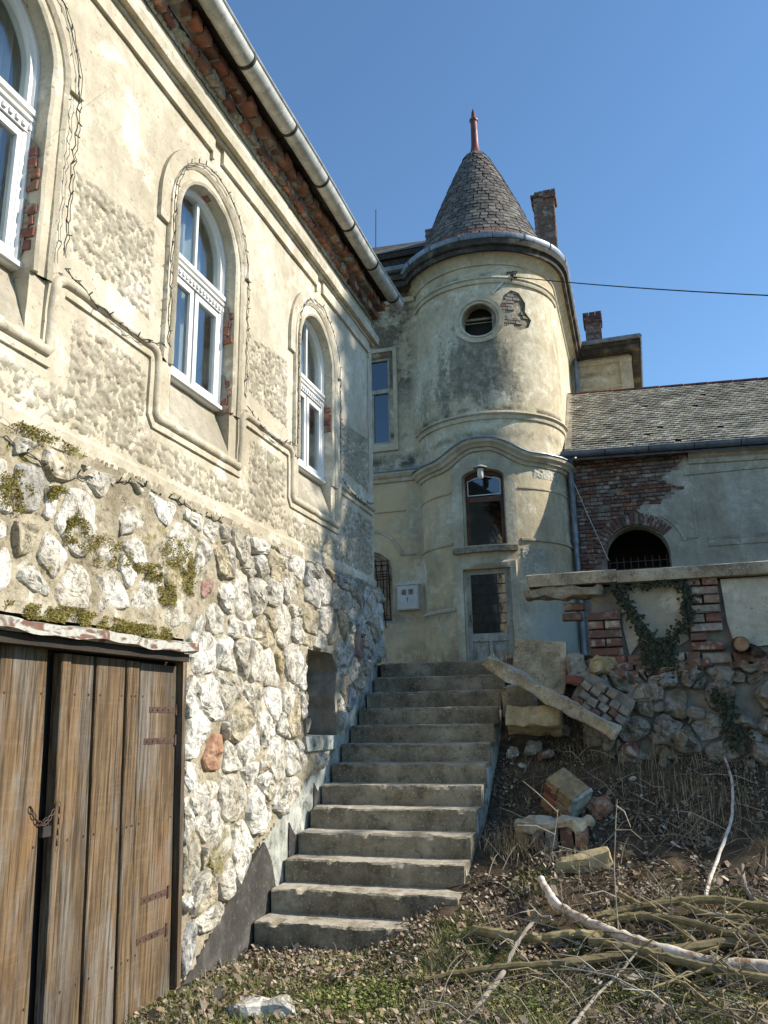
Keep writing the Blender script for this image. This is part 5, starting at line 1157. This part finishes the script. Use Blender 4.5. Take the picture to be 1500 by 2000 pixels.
def rplate(name, P, mat, hh=.0):
    g = G(); g.plate(P, [], lambda u, v, h: (u, YW - hh + h, v), .06, lambda u, v: .012 * noise.noise(Vector((u * 5, v * 5, 2))) + .005 * noise.noise(Vector((u * 16, v * 16, 2))))
    n = len(P); g.add([(a, YW - hh + d, b) for a, b in P for d in (0, .07)], [(2 * i, 2 * i + 1, (2 * i + 3) % (2 * n), (2 * i + 2) % (2 * n)) for i in range(n)]); return g.obj(name, mat, rw)
rplate('plaster_panel', [(-.13, 2.80), (.44, 2.80), (.45, 2.25), (.30, 2.16), (.22, 2.22), (.12, 2.17), (.0, 2.24), (-.10, 2.12), (-.14, 2.4)], 'annex', -.03)
rplate('plaster_panel', [(.785, 2.80), (6, 2.80), (6, 2.15), (1.15, 2.17), (1.0, 2.16), (.84, 2.20), (.80, 2.4)], 'annex', .0)
x = -.40
while x < 1.6:
    w = random.choice([.13, .14, .27]); brick((x + w / 2, YW + .06 + random.uniform(-.02, .02), 2.065 + random.uniform(-.01, .01)), (w - .014, .2, .13 if w < .2 else .10), 'brick_white' if random.random() < .7 else 'brick_old', rw, (0, random.uniform(-.05, .05), 0)); x += w
def Rs(u, v, h): return (u, YW + .06 - h - .12 * max(0, (2.0 - v)), v)
nr = 0
g = G(); g.plate([(-.45, .9), (6, .9), (6, 2.1), (-.4, 2.1)], [], lambda u, v, h: Rs(u, v, h), .08, lambda u, v: .03 + .04 * noise.noise(Vector((u * 4, v * 4, 2)))); rub = g.obj('rubble_base', 'mortar_grey', rw)
for q in cells(-.42, 3.4, 1.0, 2.0, .22, .17, .5, .016):
    if random.random() < .12: continue
    stone_from(q, Rs, .13, .006, 'stone_dark', rub, 900 + nr); nr += 1
for k in range(10): chunk('stone', (random.uniform(.1, .2), .14, random.uniform(.1, .18)), (-.50 + random.uniform(-.1, .15), 8.15 + random.uniform(-.1, .1), 1.25 + .09 * k), (random.uniform(-.5, .5), random.uniform(-.5, .5), random.uniform(-1, 1)), 'stone_dark', rub, 60 + k, .05, 3)
chunk('tan_block', (.24, .2, .18), (-.36, 8.13, 2.03), (.1, .12, .1), 'stone_yellow', rw, 9, .04, 4)
for k in range(26):
    x = random.uniform(-.3, 1.6); z = random.uniform(1.25, 2.0); s_ = random.uniform(.07, .16); chunk('stone', (s_ * 1.3, .16, s_), (x, YW - .02 - .12 * (2.0 - z) + random.uniform(-.03, .02), z), (random.uniform(-.4, .4), random.uniform(-.4, .4), random.uniform(-.5, .5)), random.choice(['stone_dark', 'stone_dark', 'brick_white', 'mortar_grey']), rub, 300 + k, s_ * .35, 4)
for k in range(16):
    x = random.uniform(-.45, 1.5); z = 2.0 + random.uniform(-.06, .05); brick((x, YW + random.uniform(-.02, .05), z), (random.uniform(.1, .2), .14, random.uniform(.055, .08)), random.choice(['brick_white', 'brick_old', 'brick_grey']), rub, (random.uniform(-.2, .2), random.uniform(-.3, .3), random.uniform(-.4, .4)))
# log sticking out of the wall
lg = empty('log_stub', (.86, 7.95, 2.13), 'sawn log stub poking out of the parapet wall near the right edge', 'log')
g = G(); c = onY(1448, 1258, 7.9); g.tube([c + Vector((.02, .3, .0)), c + Vector((0, .1, 0)), c], [.075, .078, .07], 12); g.obj('bark', 'wood_dark', lg)
g = G(); g.tube([c + Vector((0, -.004, 0)), c + Vector((-.001, -.012, 0))], [.064, .060], 12); g.obj('cut_end', 'log_end', lg)
g = G(); g.tube([c + Vector((.10, .2, -.03)), c + Vector((.12, .0, -.08)), c + Vector((.16, -.05, -.10))], [.05, .05, .03], 8); g.obj('broken_limb', 'wood_dark', lg)

# ================================================================== LOOSE RUBBLE (things)
def rot_from(dx, dz): return math.atan2(-dz, dx)
a = Vector((-1.45, 7.86, 2.10)); b = Vector((-.25, 7.70, 1.40)); d = b - a
tag(chunk('concrete_beam', (d.length, .14, .12), (a + b) / 2, (0, math.atan2(-d.z, math.hypot(d.x, d.y)), math.atan2(d.y, d.x)), 'concrete_pale', None, 3, .025, 9), 'fallen lichen grey concrete beam leaning from the stair head down to the rubble', 'beam')
tag(chunk('concrete_slab', (.52, .08, .52), (-.97, 8.22, 2.05), (.08, .12, .0), 'concrete_pale', None, 5, .012, 8), 'upright pale concrete slab standing behind the top end of the fallen beam', 'slab')
tag(chunk('concrete_slab', (.52, .3, .19), (-1.02, 7.95, 1.53), (-.35, .02, .06), 'stone_yellow', None, 6, .02, 6), 'tan chamfered slab lying under the fallen beam next to the stairs', 'slab')
tag(chunk('concrete_slab', (.34, .12, .3), (-1.18, 8.15, 1.72), (.2, .0, .1), 'concrete', None, 16, .02, 5), 'dark concrete slab wedged under the upper end of the fallen beam', 'slab')
tag(chunk('stone_block', (.17, .12, .30), (-.60, 8.12, 2.0), (.1, -.2, .2), 'stone_dark', None, 7, .03, 4), 'pointed pale stone block between the upright slab and the brick pillar', 'stone')
# fallen piece of brick wall: bricks on edge in a slanted grid
fb = empty('fallen_brickwork', (-.3, 7.9, 1.4), 'tumbled fragment of grey mortared brickwork above the lower end of the beam', 'brickwork')
ang = -.62; ux = Vector((math.cos(ang), 0, math.sin(ang))); uz = Vector((-math.sin(ang), 0, math.cos(ang))); o0 = Vector((-.60, 7.93, 1.80))
core = chunk('mortar_core', (.52, .12, .32), o0 + ux * .24 + uz * .05 + Vector((0, .03, 0)), (0, -ang, 0), 'mortar_grey', fb, 8, .02, 5)
for i in range(5):
    for j in range(4):
        if (i, j) in ((0, 3), (4, 3), (3, 3)): continue
        p = o0 + ux * (.05 + i * .098 + (.03 if j % 2 else 0)) + uz * (-.08 + j * .078); brick(p + Vector((0, -.03 + random.uniform(-.02, .02), 0)), (.09, .14, .070), 'brick_grey', fb, (random.uniform(-.2, .2), -ang + random.uniform(-.16, .16), random.uniform(-.2, .2)))
tag(brick((-.62, 7.9, 1.90), (.16, .12, .075), 'brick', None, (0.1, .1, .1)), 'single reddish brick lying at the top corner of the tumbled brickwork', 'brick')
k = 0
for (px, py, s_, m, l) in ((1240, 1385, .13, 'stone_dark', 'knobbly stone directly right of the tumbled brickwork'), (1255, 1420, .11, 'stone_dark', 'rounded rock just above the lower end of the beam'), (1220, 1340, .14, 'stone_yellow', 'tan rock above the tumbled brickwork'), (1265, 1455, .10, 'stone_dark', 'small rock at the lower tip of the fallen beam'), (1040, 1420 + 40, .14, 'stone_dark', 'grey block on the slope below the tan chamfered slab'), (1065, 1475, .12, 'brick_old', 'flat brick fragment on the slope below the tan slab'), (1000, 1470, .1, 'stone', 'white plaster lump beside the stair side wall'), (1020, 1495, .07, 'stone', 'smaller white plaster lump on the slope below the beam'), (1090, 1425, .15, 'mortar_grey', 'dark block under the middle of the fallen beam'), (1300, 1475, .08, 'stone', 'small pale stone at the foot of the rubble wall'), (1235, 1520, .05, 'stone', 'tiny white pebble on the dark slope')):
    p = hit(px, py, s_ * .4); k += 1; o = chunk('rock' if 'brick' not in m else 'brick_fragment', (s_ * 1.2, s_, s_ * (.75 if 'brick' not in m else .45)), p, (random.uniform(-.4, .4), random.uniform(-.4, .4), random.uniform(-1, 1)), m, None, 40 + k, s_ * .35, 4); tag(o, l, 'stone' if 'brick' not in m else 'brick')
# chunk A: two-tone brick lump with plaster face
p = hit(1105, 1560, 0.12); ca = empty('brick_lump', p, 'lump of four mortared bricks with a bluish plaster face, tilted on the slope', 'brickwork')
RA = Matrix.Rotation(-.45, 3, 'Z') @ Matrix.Rotation(.62, 3, 'Y') @ Matrix.Rotation(.45, 3, 'X'); eul = RA.to_euler()
for i in range(4):
    for j in range(2):
        c = p + RA @ Vector((-.09 + .0 + j * .145, 0, -.12 + i * .085)); brick(c, (.14, .24, .075), 'brick_yellow' if i in (0, 3) else 'brick_yellow' if j else 'brick', ca, eul)
g = G(); g.box((.055 + .075, -.13, -.17), (.085 + .075, .12, .18), mapf=lambda x, y, z: p + RA @ Vector((x, y, z)), jit=.01); g.obj('plaster_face', 'plinth_white', ca)
g = G(); g.box((-.15, -.105, -.155), (.12, .105, .165), mapf=lambda x, y, z: p + RA @ Vector((x, y, z)), jit=.008); g.obj('mortar_core', 'mortar', ca)
p = hit(1172, 1575, .06); tag(chunk('brick_fragment', (.22, .16, .12), p, (.3, -.5, .5), 'brick', None, 22, .04, 4), 'red broken brick fragment leaning against the tilted brick lump', 'brick')
p = hit(1082, 1630, .08); cc = empty('brick_lump', p, 'flat lump with pale mortar top over a row of upright bricks', 'brickwork')
for i in range(5): brick(p + Vector((-.24 + i * .115, 0, -.02)), (.10, .2, .17), ['brick_yellow', 'brick_old', 'brick_grey', 'brick_old', 'brick'][i], cc, (0, random.uniform(-.12, .12), random.uniform(-.06, .1)))
o = chunk('mortar_top', (.60, .28, .07), p + Vector((0, .0, .09)), (0.05, -.02, .04), 'concrete_pale', cc, 24, .045, 8)
p = hit(1140, 1685, .05); tag(chunk('brick_block', (.42, .15, .13), p, (.1, -.22, .15), 'stone_yellow', None, 27, .02, 6), 'mossy ochre brick block lying alone below the flat lump', 'brick')
p = hit(520, 1975, .0); tag(chunk('rock', (.42, .22, .10), p, (0, .05, .2), 'stone', None, 31, .05, 7), 'low pale rock half buried at the bottom edge of the photo', 'stone')

# ================================================================== BRANCHES
def branch(pts, r0_, r1_, mat, label, name='branch', grp='cut branches on the ground', twigs=0, nseg=8, seed=0):
    up_ = .035 if mat == 'bark_olive' and r0_ > .012 else 0; r0_ = r0_ * (1.2 if up_ else 1); r1_ = r1_ * (1.2 if up_ else 1)
    rr = random.Random(seed); P = [hit(x, y, h + up_) for x, y, h in pts]; Q = []
    for i in range(len(P) - 1):
        a0 = P[max(i - 1, 0)]; a1 = P[i]; a2 = P[i + 1]; a3 = P[min(i + 2, len(P) - 1)]
        for t in np.linspace(0, 1, 7)[:-1]:
            Q.append(.5 * ((2 * a1) + (a2 - a0) * t + (2 * a0 - 5 * a1 + 4 * a2 - a3) * t * t + (3 * a1 - a0 - 3 * a2 + a3) * t ** 3))
    Q.append(P[-1]); Q = [q + Vector([rr.uniform(-1, 1) * r0_ * .25 for _ in range(3)]) for q in Q]
    n = len(Q); g = G(); g.tube(Q, [r0_ + (r1_ - r0_) * i / (n - 1) * 1. + rr.uniform(-.12, .12) * r0_ for i in range(n)], nseg)
    for k in range(twigs):
        i = rr.randrange(2, n - 1); p = Q[i]; d = Vector((rr.uniform(-1, 1), rr.uniform(-1, .6), rr.uniform(-.1, .7))).normalized(); L_ = rr.uniform(.15, .5)
        g.tube([p, p + d * L_ * .5 + Vector((0, 0, .02)), p + d * L_ + Vector((rr.uniform(-.06, .06), 0, -.02))], [.006, .004, .002], 4)
    o = g.obj(name, mat, None, True); tag(o, label, 'branch', grp); return o
branch([(1058, 1718, .10), (1072, 1745, .12), (1100, 1775, .10), (1150, 1802, .09), (1220, 1830, .08), (1300, 1858, .07), (1400, 1882, .07), (1530, 1892, .08)], .026, .042, 'birch', 'thick white peeled trunk with curled broken end lying across the other branches', seed=1, nseg=12)
branch([(1415, 1478, .06), (1430, 1530, .10), (1428, 1600, .12), (1408, 1660, .10), (1385, 1722, .05), (1378, 1760, .03)], .010, .015, 'birch', 'long bare curved whitish stick on the dark slope at the right', seed=2)
branch([(925, 1813, .03), (985, 1828, .04), (1050, 1832, .04), (1110, 1826, .05), (1175, 1822, .05)], .028, .022, 'bark_olive', 'short stout olive pole with its cut end nearest the stairs', seed=3)
branch([(1160, 1835, .04), (1190, 1800, .05), (1250, 1788, .06), (1330, 1797, .07), (1420, 1822, .08), (1530, 1842, .08)], .022, .020, 'bark_olive', 'olive pole arching just above the white trunk toward the right edge', seed=4, twigs=3)
branch([(1165, 1790, .04), (1240, 1772, .06), (1310, 1758, .07), (1380, 1785, .07), (1450, 1792, .07), (1530, 1808, .08)], .018, .015, 'bark_olive', 'topmost olive pole bowed upward behind the other poles', seed=5, twigs=4)
branch([(1200, 1780, .05), (1300, 1764, .07), (1400, 1758, .08), (1530, 1778, .08)], .020, .024, 'bark_olive', 'straight olive pole running to the right edge behind the bowed one', seed=6)
branch([(828, 1912, .02), (890, 1902, .03), (960, 1890, .05), (1040, 1885, .06), (1110, 1880, .06), (1190, 1868, .05), (1300, 1858, .04), (1400, 1842, .04), (1530, 1830, .04)], .013, .026, 'bark_olive', 'long grey-olive pole stretching left beneath the white trunk', seed=7, twigs=4)
branch([(1155, 1838, .06), (1220, 1850, .06), (1290, 1868, .06), (1380, 1890, .07), (1530, 1918, .06)], .025, .022, 'bark_olive', 'dark olive pole lying just below the white trunk', seed=8)
branch([(905, 2010, .02), (945, 1950, .04), (985, 1895, .07), (1005, 1850, .12), (1040, 1800, .16), (1075, 1790, .18)], .020, .010, 'bark_grey', 'pale grey stick pointing up from the bottom edge beside the grass', seed=9, twigs=5)
branch([(1115, 2010, .03), (1160, 1950, .05), (1210, 1900, .07), (1250, 1850, .12)], .011, .006, 'bark_grey', 'thin pale stick rising from the bottom edge toward the white trunk', seed=10, twigs=3)
branch([(1270, 1855, .04), (1310, 1900, .05), (1370, 1950, .05), (1430, 1985, .04), (1500, 2010, .04)], .013, .009, 'bark_olive', 'crooked brown limb running down to the bottom right corner', seed=11, twigs=8)
branch([(1450, 1690, .06), (1455, 1730, .06), (1480, 1762, .06), (1530, 1775, .06)], .014, .02, 'bark_grey', 'bent grey limb hooking into the right edge above the poles', seed=12, twigs=3)
branch([(1210, 1745, .03), (1255, 1770, .04), (1300, 1790, .04), (1370, 1850, .03)], .018, .012, 'bark_olive', 'broken limb stump sticking out behind the olive poles', seed=13, twigs=3)
branch([(1330, 1870, .05), (1400, 1850, .07), (1460, 1800, .12), (1530, 1795, .16)], .012, .006, 'bark_olive', 'slim branch crossing over the poles near the right edge', seed=14, twigs=6)
branch([(1180, 1900, .04), (1240, 1935, .05), (1300, 1960, .05), (1340, 2010, .05)], .008, .006, 'bark_grey', 'small grey twig branch lying in the leaves under the trunk', seed=15, twigs=7)
branch([(1070, 1700, .02), (1082, 1640, .25), (1090, 1580, .4)], .004, .002, 'bark_grey', 'thin upright bare shoot beside the flat brick lump', seed=16, twigs=2)
branch([(1210, 1840, .02), (1200, 1700, .4), (1205, 1560, .8)], .005, .002, 'bark_grey', 'thin dark upright shoot rising in the middle of the slope', seed=17, twigs=4)

rb = random.Random(77)
for k in range(10):
    x = rb.uniform(960, 1380); y = rb.uniform(1760, 1960); a = rb.choice([-1, 1]) * rb.uniform(.1, .9); L_ = rb.uniform(180, 420); h = rb.uniform(.02, .12)
    branch([(x + L_ * t * math.cos(a), y + L_ * t * math.sin(a) * .5 - 14 * math.sin(PI * t) * rb.uniform(0, 2), max(.015, h + rb.uniform(-.02, .05) * t)) for t in (0, .33, .66, 1)], rb.uniform(.004, .008), .002, rb.choice(['bark_grey', 'bark_olive', 'bark_grey']), 'thin bare shoot tangled among the cut olive poles', 'thin_shoot', 'thin shoots tangled in the branch pile', twigs=rb.randrange(3, 8), nseg=5, seed=200 + k)
# ================================================================== GROUND COVER (stuff)
def gvec(X, Y): return g0(X, Y) + .05 * np.vectorize(lambda a, b: noise.noise(Vector((a * 1.3, b * 1.3, 3))))(X, Y) + .022 * np.vectorize(lambda a, b: noise.noise(Vector((a * 5, b * 5, 7))))(X, Y)
nv0 = np.vectorize(lambda a, b: noise.noise(Vector((a * 2.1, b * 2.1, 21))) + .5 * noise.noise(Vector((a * 6, b * 6, 2))))
def scatter(name, n, x0, x1, y0, y1, size, mat, keep=None, up=.3, label='', lift=.012, curl=.5):
    X = RG.uniform(x0, x1, n); Y = RG.uniform(y0, y1, n)
    if keep is not None: m = keep(X, Y); X = X[m]; Y = Y[m]
    n = len(X); Z = gvec(X, Y) + RG.random(n) * lift; s_ = RG.uniform(*size, n)[:, None]
    a = RG.uniform(0, 2 * PI, n); nz = RG.normal(0, up, (n, 2)); d1 = np.stack([np.cos(a), np.sin(a), nz[:, 0]], -1); d2 = np.stack([-np.sin(a), np.cos(a), nz[:, 1]], -1)
    C = np.stack([X, Y, Z + .004], -1); cu_ = np.array([0, 0, 1]) * s_ * RG.uniform(0, curl, (n, 1))
    V = np.stack([C - d1 * s_, C - d2 * s_ * .55 + cu_, C + d1 * s_ + cu_ * .6, C + d2 * s_ * .6], 1).reshape(-1, 3)
    I = np.arange(n)[:, None] * 4; Fc = np.concatenate([I + np.array([0, 1, 2]), I + np.array([0, 2, 3])]); o = mk(name, V, Fc, mat, None, False, (0, 6, 0)); tag(o, label, 'ground cover', None, 'stuff'); return o
def free(X, Y): return ~((X < -1.40) & (Y > 5.95)) & (X > -2.9)
scatter('fallen_leaves', 52000, -2.9, 3.4, 3.9, 8.6, (.007, .022), 'leaves', lambda X, Y: free(X, Y) & (nv0(X, Y) > -.08), .45, 'carpet of brown dead leaves over the yard slope', .03, .9)
scatter('fallen_leaves', 2500, -2.88, -1.5, 5.2, 6.05, (.008, .02), 'leaves', lambda X, Y: X > -9, .45, 'brown dead leaves heaped at the foot of the stairs', .05, .8)
scatter('broad_leaves', 1700, -2.9, 3.4, 3.9, 7.6, (.02, .042), 'leaves', free, .5, 'scattered larger curled dead leaves on top of the litter', .04, .9)
def blades(name, n, x0, x1, y0, y1, h, w, mat, keep, label, droop=.7, z0=None):
    X = RG.uniform(x0, x1, n); Y = RG.uniform(y0, y1, n); m = keep(X, Y); X = X[m]; Y = Y[m]; n = len(X); Z = gvec(X, Y) - .004; L_ = RG.uniform(*h, n)[:, None]; a = RG.uniform(0, 2 * PI, n)
    d = np.stack([np.cos(a), np.sin(a), 0 * a], -1); s_ = np.stack([-np.sin(a), np.cos(a), 0 * a], -1) * w; k = RG.uniform(.2, droop, (n, 1)); C = np.stack([X, Y, Z], -1); up = np.array([0, 0, 1.])
    M_ = C + L_ * .55 * (up * .9 * (1 - .5 * k) + d * k); T_ = C + L_ * (up * (1 - k) + d * (k * 1.3))
    V = np.stack([C - s_, C + s_, M_ + s_ * .8, M_ - s_ * .8, T_], 1).reshape(-1, 3); I = np.arange(n)[:, None] * 5
    Fc = np.concatenate([I + np.array([0, 1, 2]), I + np.array([0, 2, 3]), I + np.array([3, 2, 4])]); o = mk(name, V, Fc, mat, None, False, (0, 6, 0)); tag(o, label, 'grass', None, 'stuff'); return o
nv = np.vectorize(lambda a, b, s=1.: noise.noise(Vector((a * 1.7, b * 1.7, 11))))
blades('green_grass', 120000, -2.9, 3, 3.9, 6.6, (.03, .085), .0019, 'grass', lambda X, Y: free(X, Y) & (nv(X, Y) > -.25 + (Y - 5.2) * .35), 'patches of short green grass in the sunlit foreground', .8)
blades('dry_grass', 36000, -2.9, 3.4, 3.9, 8.4, (.05, .17), .0013, 'straw', lambda X, Y: free(X, Y) & (nv(X + 5, Y) > -.05), 'matted straw coloured dead grass over the yard', 1.15)
def clump(cx, cy, r, n, h, zoff, label):
    X = RG.normal(cx, r, n); Y = RG.normal(cy, r * .7, n); a = RG.uniform(0, 2 * PI, n); L_ = RG.uniform(h * .5, h, n)[:, None]; d = np.stack([np.cos(a), np.sin(a), 0 * a], -1); w = np.stack([-np.sin(a), np.cos(a), 0 * a], -1) * .0016
    Z = np.full(n, zoff) if zoff is not None else gvec(X, Y); C = np.stack([X, Y, Z - .01], -1); k = RG.uniform(.05, .9, (n, 1)); up = np.array([0, 0, 1.])
    M_ = C + L_ * .6 * (up * (1 - .3 * k) + d * k * .5); T_ = C + L_ * (up * (1 - k * 1.1) + d * k * 1.1); V = np.stack([C - w, C + w, M_ + w, M_ - w, T_], 1).reshape(-1, 3); I = np.arange(n)[:, None] * 5
    Fc = np.concatenate([I + np.array([0, 1, 2]), I + np.array([0, 2, 3]), I + np.array([3, 2, 4])]); o = mk('grass_clump', V, Fc, 'straw'); tag(o, label, 'grass', 'dry grass clumps', 'stuff')
for (px, py, r, n, h, l) in ((1010, 1660, .14, 260, .3, 'dry grass clump left of the ochre brick block'), (1080, 1640, .08, 90, .3, 'dry grass tuft in front of the flat brick lump'), (1180, 1460, .16, 240, .24, 'dry grass hanging below the lower end of the beam'), (1260, 1480, .10, 160, .26, 'dry grass tuft at the foot of the rubble wall'), (1130, 1700, .1, 110, .25, 'dry grass tuft around the ochre brick block'), (1350, 1560, .3, 300, .3, 'tangled dry grass over the shaded slope at right')):
    p = hit(px, py); clump(p.x, p.y, r, n, h, None, l)
clump(-1.0, 8.75, .22, 260, .26, 2.1, 'dry grass on the terrace edge behind the upright slab'); clump(-1.42, 9.0, .05, 60, .28, 2.18, 'small dry grass tuft at the stair head beside the door')
for (px, py, r, n, l) in ((700, 1950, .22, 1000, 'low green plant patch left of the pale grey stick at the bottom'), (1010, 1960, .16, 550, 'low green plants right of the pale grey stick at the bottom'), (620, 1890, .16, 500, 'sparse green seedlings in front of the lowest step'), (1320, 1960, .2, 600, 'green plants under the crooked limb in the bottom right corner')):
    p = hit(px, py); X = RG.normal(p.x, r, n); Y = RG.normal(p.y, r * .7, n); a = RG.uniform(0, 2 * PI, n); sz = RG.uniform(.007, .016, (n, 1)); C = np.stack([X, Y, gvec(X, Y) + RG.uniform(.012, .05, n)], -1); d1 = np.stack([np.cos(a), np.sin(a), RG.normal(0, .35, n)], -1); d2 = np.stack([-np.sin(a), np.cos(a), RG.normal(0, .35, n)], -1)
    V = np.stack([C - d1 * sz, C - d2 * sz * .7, C + d1 * sz, C + d2 * sz * .7], 1).reshape(-1, 3); I = np.arange(n)[:, None] * 4; o = mk('green_plants', V, np.concatenate([I + np.array([0, 1, 2]), I + np.array([0, 2, 3])]), 'grass'); tag(o, l, 'plants', 'low green plants', 'stuff')
# weeds by the facade
for (x, y, l) in ((-3.8, 13.9, 'dry stalky weed standing before the facade under the meter box'), (-2.0, 12.0, 'small dry weed at the foot of the tower door')):
    g = G(); rr = random.Random(int(x * 10))
    for k in range(9):
        a = rr.uniform(0, 2 * PI); p = Vector((x, y, 2.18)); q = p + Vector((.12 * math.cos(a), .05 * math.sin(a), rr.uniform(.3, .75) if x < -3 else rr.uniform(.15, .35))); g.tube([p, p.lerp(q, .5) + Vector((.02, 0, .05)), q], [.005, .004, .002], 4)
        for m in range(4): s0 = p.lerp(q, rr.uniform(.4, 1)); g.tube([s0, s0 + Vector((rr.uniform(-.1, .1), 0, rr.uniform(.02, .12)))], [.003, .002], 3)
    tag(g.obj('dry_weed', 'straw'), l, 'weed', 'dry weeds by the house')
# twigs
g = G(); rr = random.Random(5)
for k in range(850):
    x = rr.uniform(-1.35, 3.2); y = rr.uniform(4.4, 8.1) if rr.random() < .8 else rr.uniform(4.0, 5.5); z = gh(x, y) + rr.uniform(.005, .05); a = rr.uniform(0, PI); L_ = rr.uniform(.12, .6); up = rr.uniform(-.05, .22)
    P = [Vector((x + math.cos(a) * L_ * t, y + math.sin(a) * L_ * t * .6, z + up * t + .05 * math.sin(PI * t) * rr.random())) for t in (0, .35, .7, 1)]
    for q in P: q.z = max(q.z, float(g0(q.x, q.y)) + .01)
    r_ = rr.uniform(.0015, .0042); g.tube(P, [r_, r_, r_ * .8, r_ * .4], 3, False)
o = g.obj('twig_litter', 'twig'); tag(o, 'tangle of thin bare twigs scattered over the yard slope', 'twigs', None, 'stuff')
# ivy
def ivy_leaves(path, n, spread, parent, size=(.014, .032)):
    V = []; Fc = []; rr = random.Random(9)
    for _ in range(n):
        i = rr.randrange(len(path) - 1); t = rr.random(); a, b = path[i], path[i + 1]; s_ = spread[i] if isinstance(spread, list) else spread
        x = a[0] + (b[0] - a[0]) * t + rr.gauss(0, s_); z = a[1] + (b[1] - a[1]) * t + rr.gauss(0, s_); y = a[2] - rr.random() * .06; L_ = rr.uniform(*size)
        d = Vector((rr.uniform(-.7, .7), -.15, -1 + rr.uniform(-.3, .7))).normalized(); w = d.cross(Vector((rr.uniform(-.4, .4), -1, rr.uniform(-.5, .3)))).normalized(); c_ = Vector((x, y, z)); k = len(V); nn = d.cross(w) * L_ * .25
        V += [c_ - d * L_ * .6, c_ + w * L_ * .8 - d * L_ * .2 + nn, c_ + w * L_ * .35 + d * L_ * .3, c_ + d * L_, c_ - w * L_ * .35 + d * L_ * .3, c_ - w * L_ * .8 - d * L_ * .2 + nn]; Fc += [(k, k + 1, k + 2, k + 3), (k, k + 3, k + 4, k + 5)]
    o = mk('ivy_leaves', V, Fc, 'ivy', parent); o['kind'] = 'stuff'
iv = G(); Yi = YW - .04
main = [(-.18, 2.80, Yi), (-.10, 2.62, Yi), (-.02, 2.45, Yi), (.10, 2.28, Yi), (.18, 2.15, Yi)]; right = [(.18, 2.15, Yi), (.33, 2.30, Yi), (.45, 2.42, Yi), (.5, 2.6, Yi), (.46, 2.78, Yi)]; top = [(-.16, 2.78, Yi), (.1, 2.77, Yi), (.25, 2.80, Yi), (.46, 2.76, Yi)]; low = [(.14, 2.2, Yi), (.1, 2.05, Yi), (.25, 2.05, Yi), (.12, 2.12, Yi)]; side = [(.62, 1.75, Yi - .06), (.70, 1.6, Yi - .1), (.72, 1.4, Yi - .12), (.8, 1.3, Yi - .15)]
for p in (main, right, top, side): iv.tube([(a, y - .01, b) for a, b, y in p], .008, 5)
ivy = iv.obj('ivy', 'wood_dark'); tag(ivy, 'dark ivy climbing in a V over the pale plaster panel of the parapet wall', 'ivy')
ivy_leaves(main, 420, .03, ivy); ivy_leaves(right, 330, .035, ivy); ivy_leaves(top, 110, .022, ivy); ivy_leaves(low, 620, .065, ivy); ivy_leaves(side, 260, .05, ivy)

# ================================================================== UNSEEN TREES added beyond the right edge (to shade the slope and the wing's far end)
def spruce(x, y, h, r, label, zb=0, n=5200, seed=1):
    rr = np.random.default_rng(seed); t = empty('added_spruce', (x, y, zb), label, 'tree', 'unseen trees added beyond the yard'); g = G(); g.tube([(x, y, zb - .3), (x, y, zb + h)], [.03 * h ** .5 * 2, .02], 8); g.obj('trunk', 'wood_dark', t)
    f = rr.random(n) ** .8; H = zb + .12 * h + f * h * .88; R_ = r * (1 - f) ** .8 * np.sqrt(rr.random(n)) + .05; a = rr.uniform(0, 2 * PI, n); k = .75 + .5 * np.sin(a * 5 + H * 3); R_ *= k
    C = np.stack([x + R_ * np.cos(a), y + R_ * np.sin(a), H - R_ * .25], -1); s_ = rr.uniform(.12, .3, (n, 1)); d = np.stack([np.cos(a), np.sin(a), rr.uniform(-.6, 0, n)], -1); w = np.stack([-np.sin(a), np.cos(a), rr.uniform(-.3, .3, n)], -1)
    V = np.stack([C - w * s_ * .4, C + w * s_ * .4, C + d * s_ * 1.4], 1).reshape(-1, 3); o = mk('crown', V, np.arange(n * 3).reshape(-1, 3), 'spruce', t); o['kind'] = 'stuff'
spruce(8.6, 11.7, 18.4, 2.8, 'tall dark unseen spruce added for shade past the right side of the yard, furthest of the trees', seed=1, n=9500)
spruce(9.0, 9.7, 8.0, 1.7, 'shorter dark unseen spruce added for shade past the right side of the yard in front of the tall one', seed=2)
spruce(6.6, 9.7, 5.2, 1.5, 'smallest dark unseen spruce added for shade past the right side of the yard, nearest the parapet wall', seed=3)
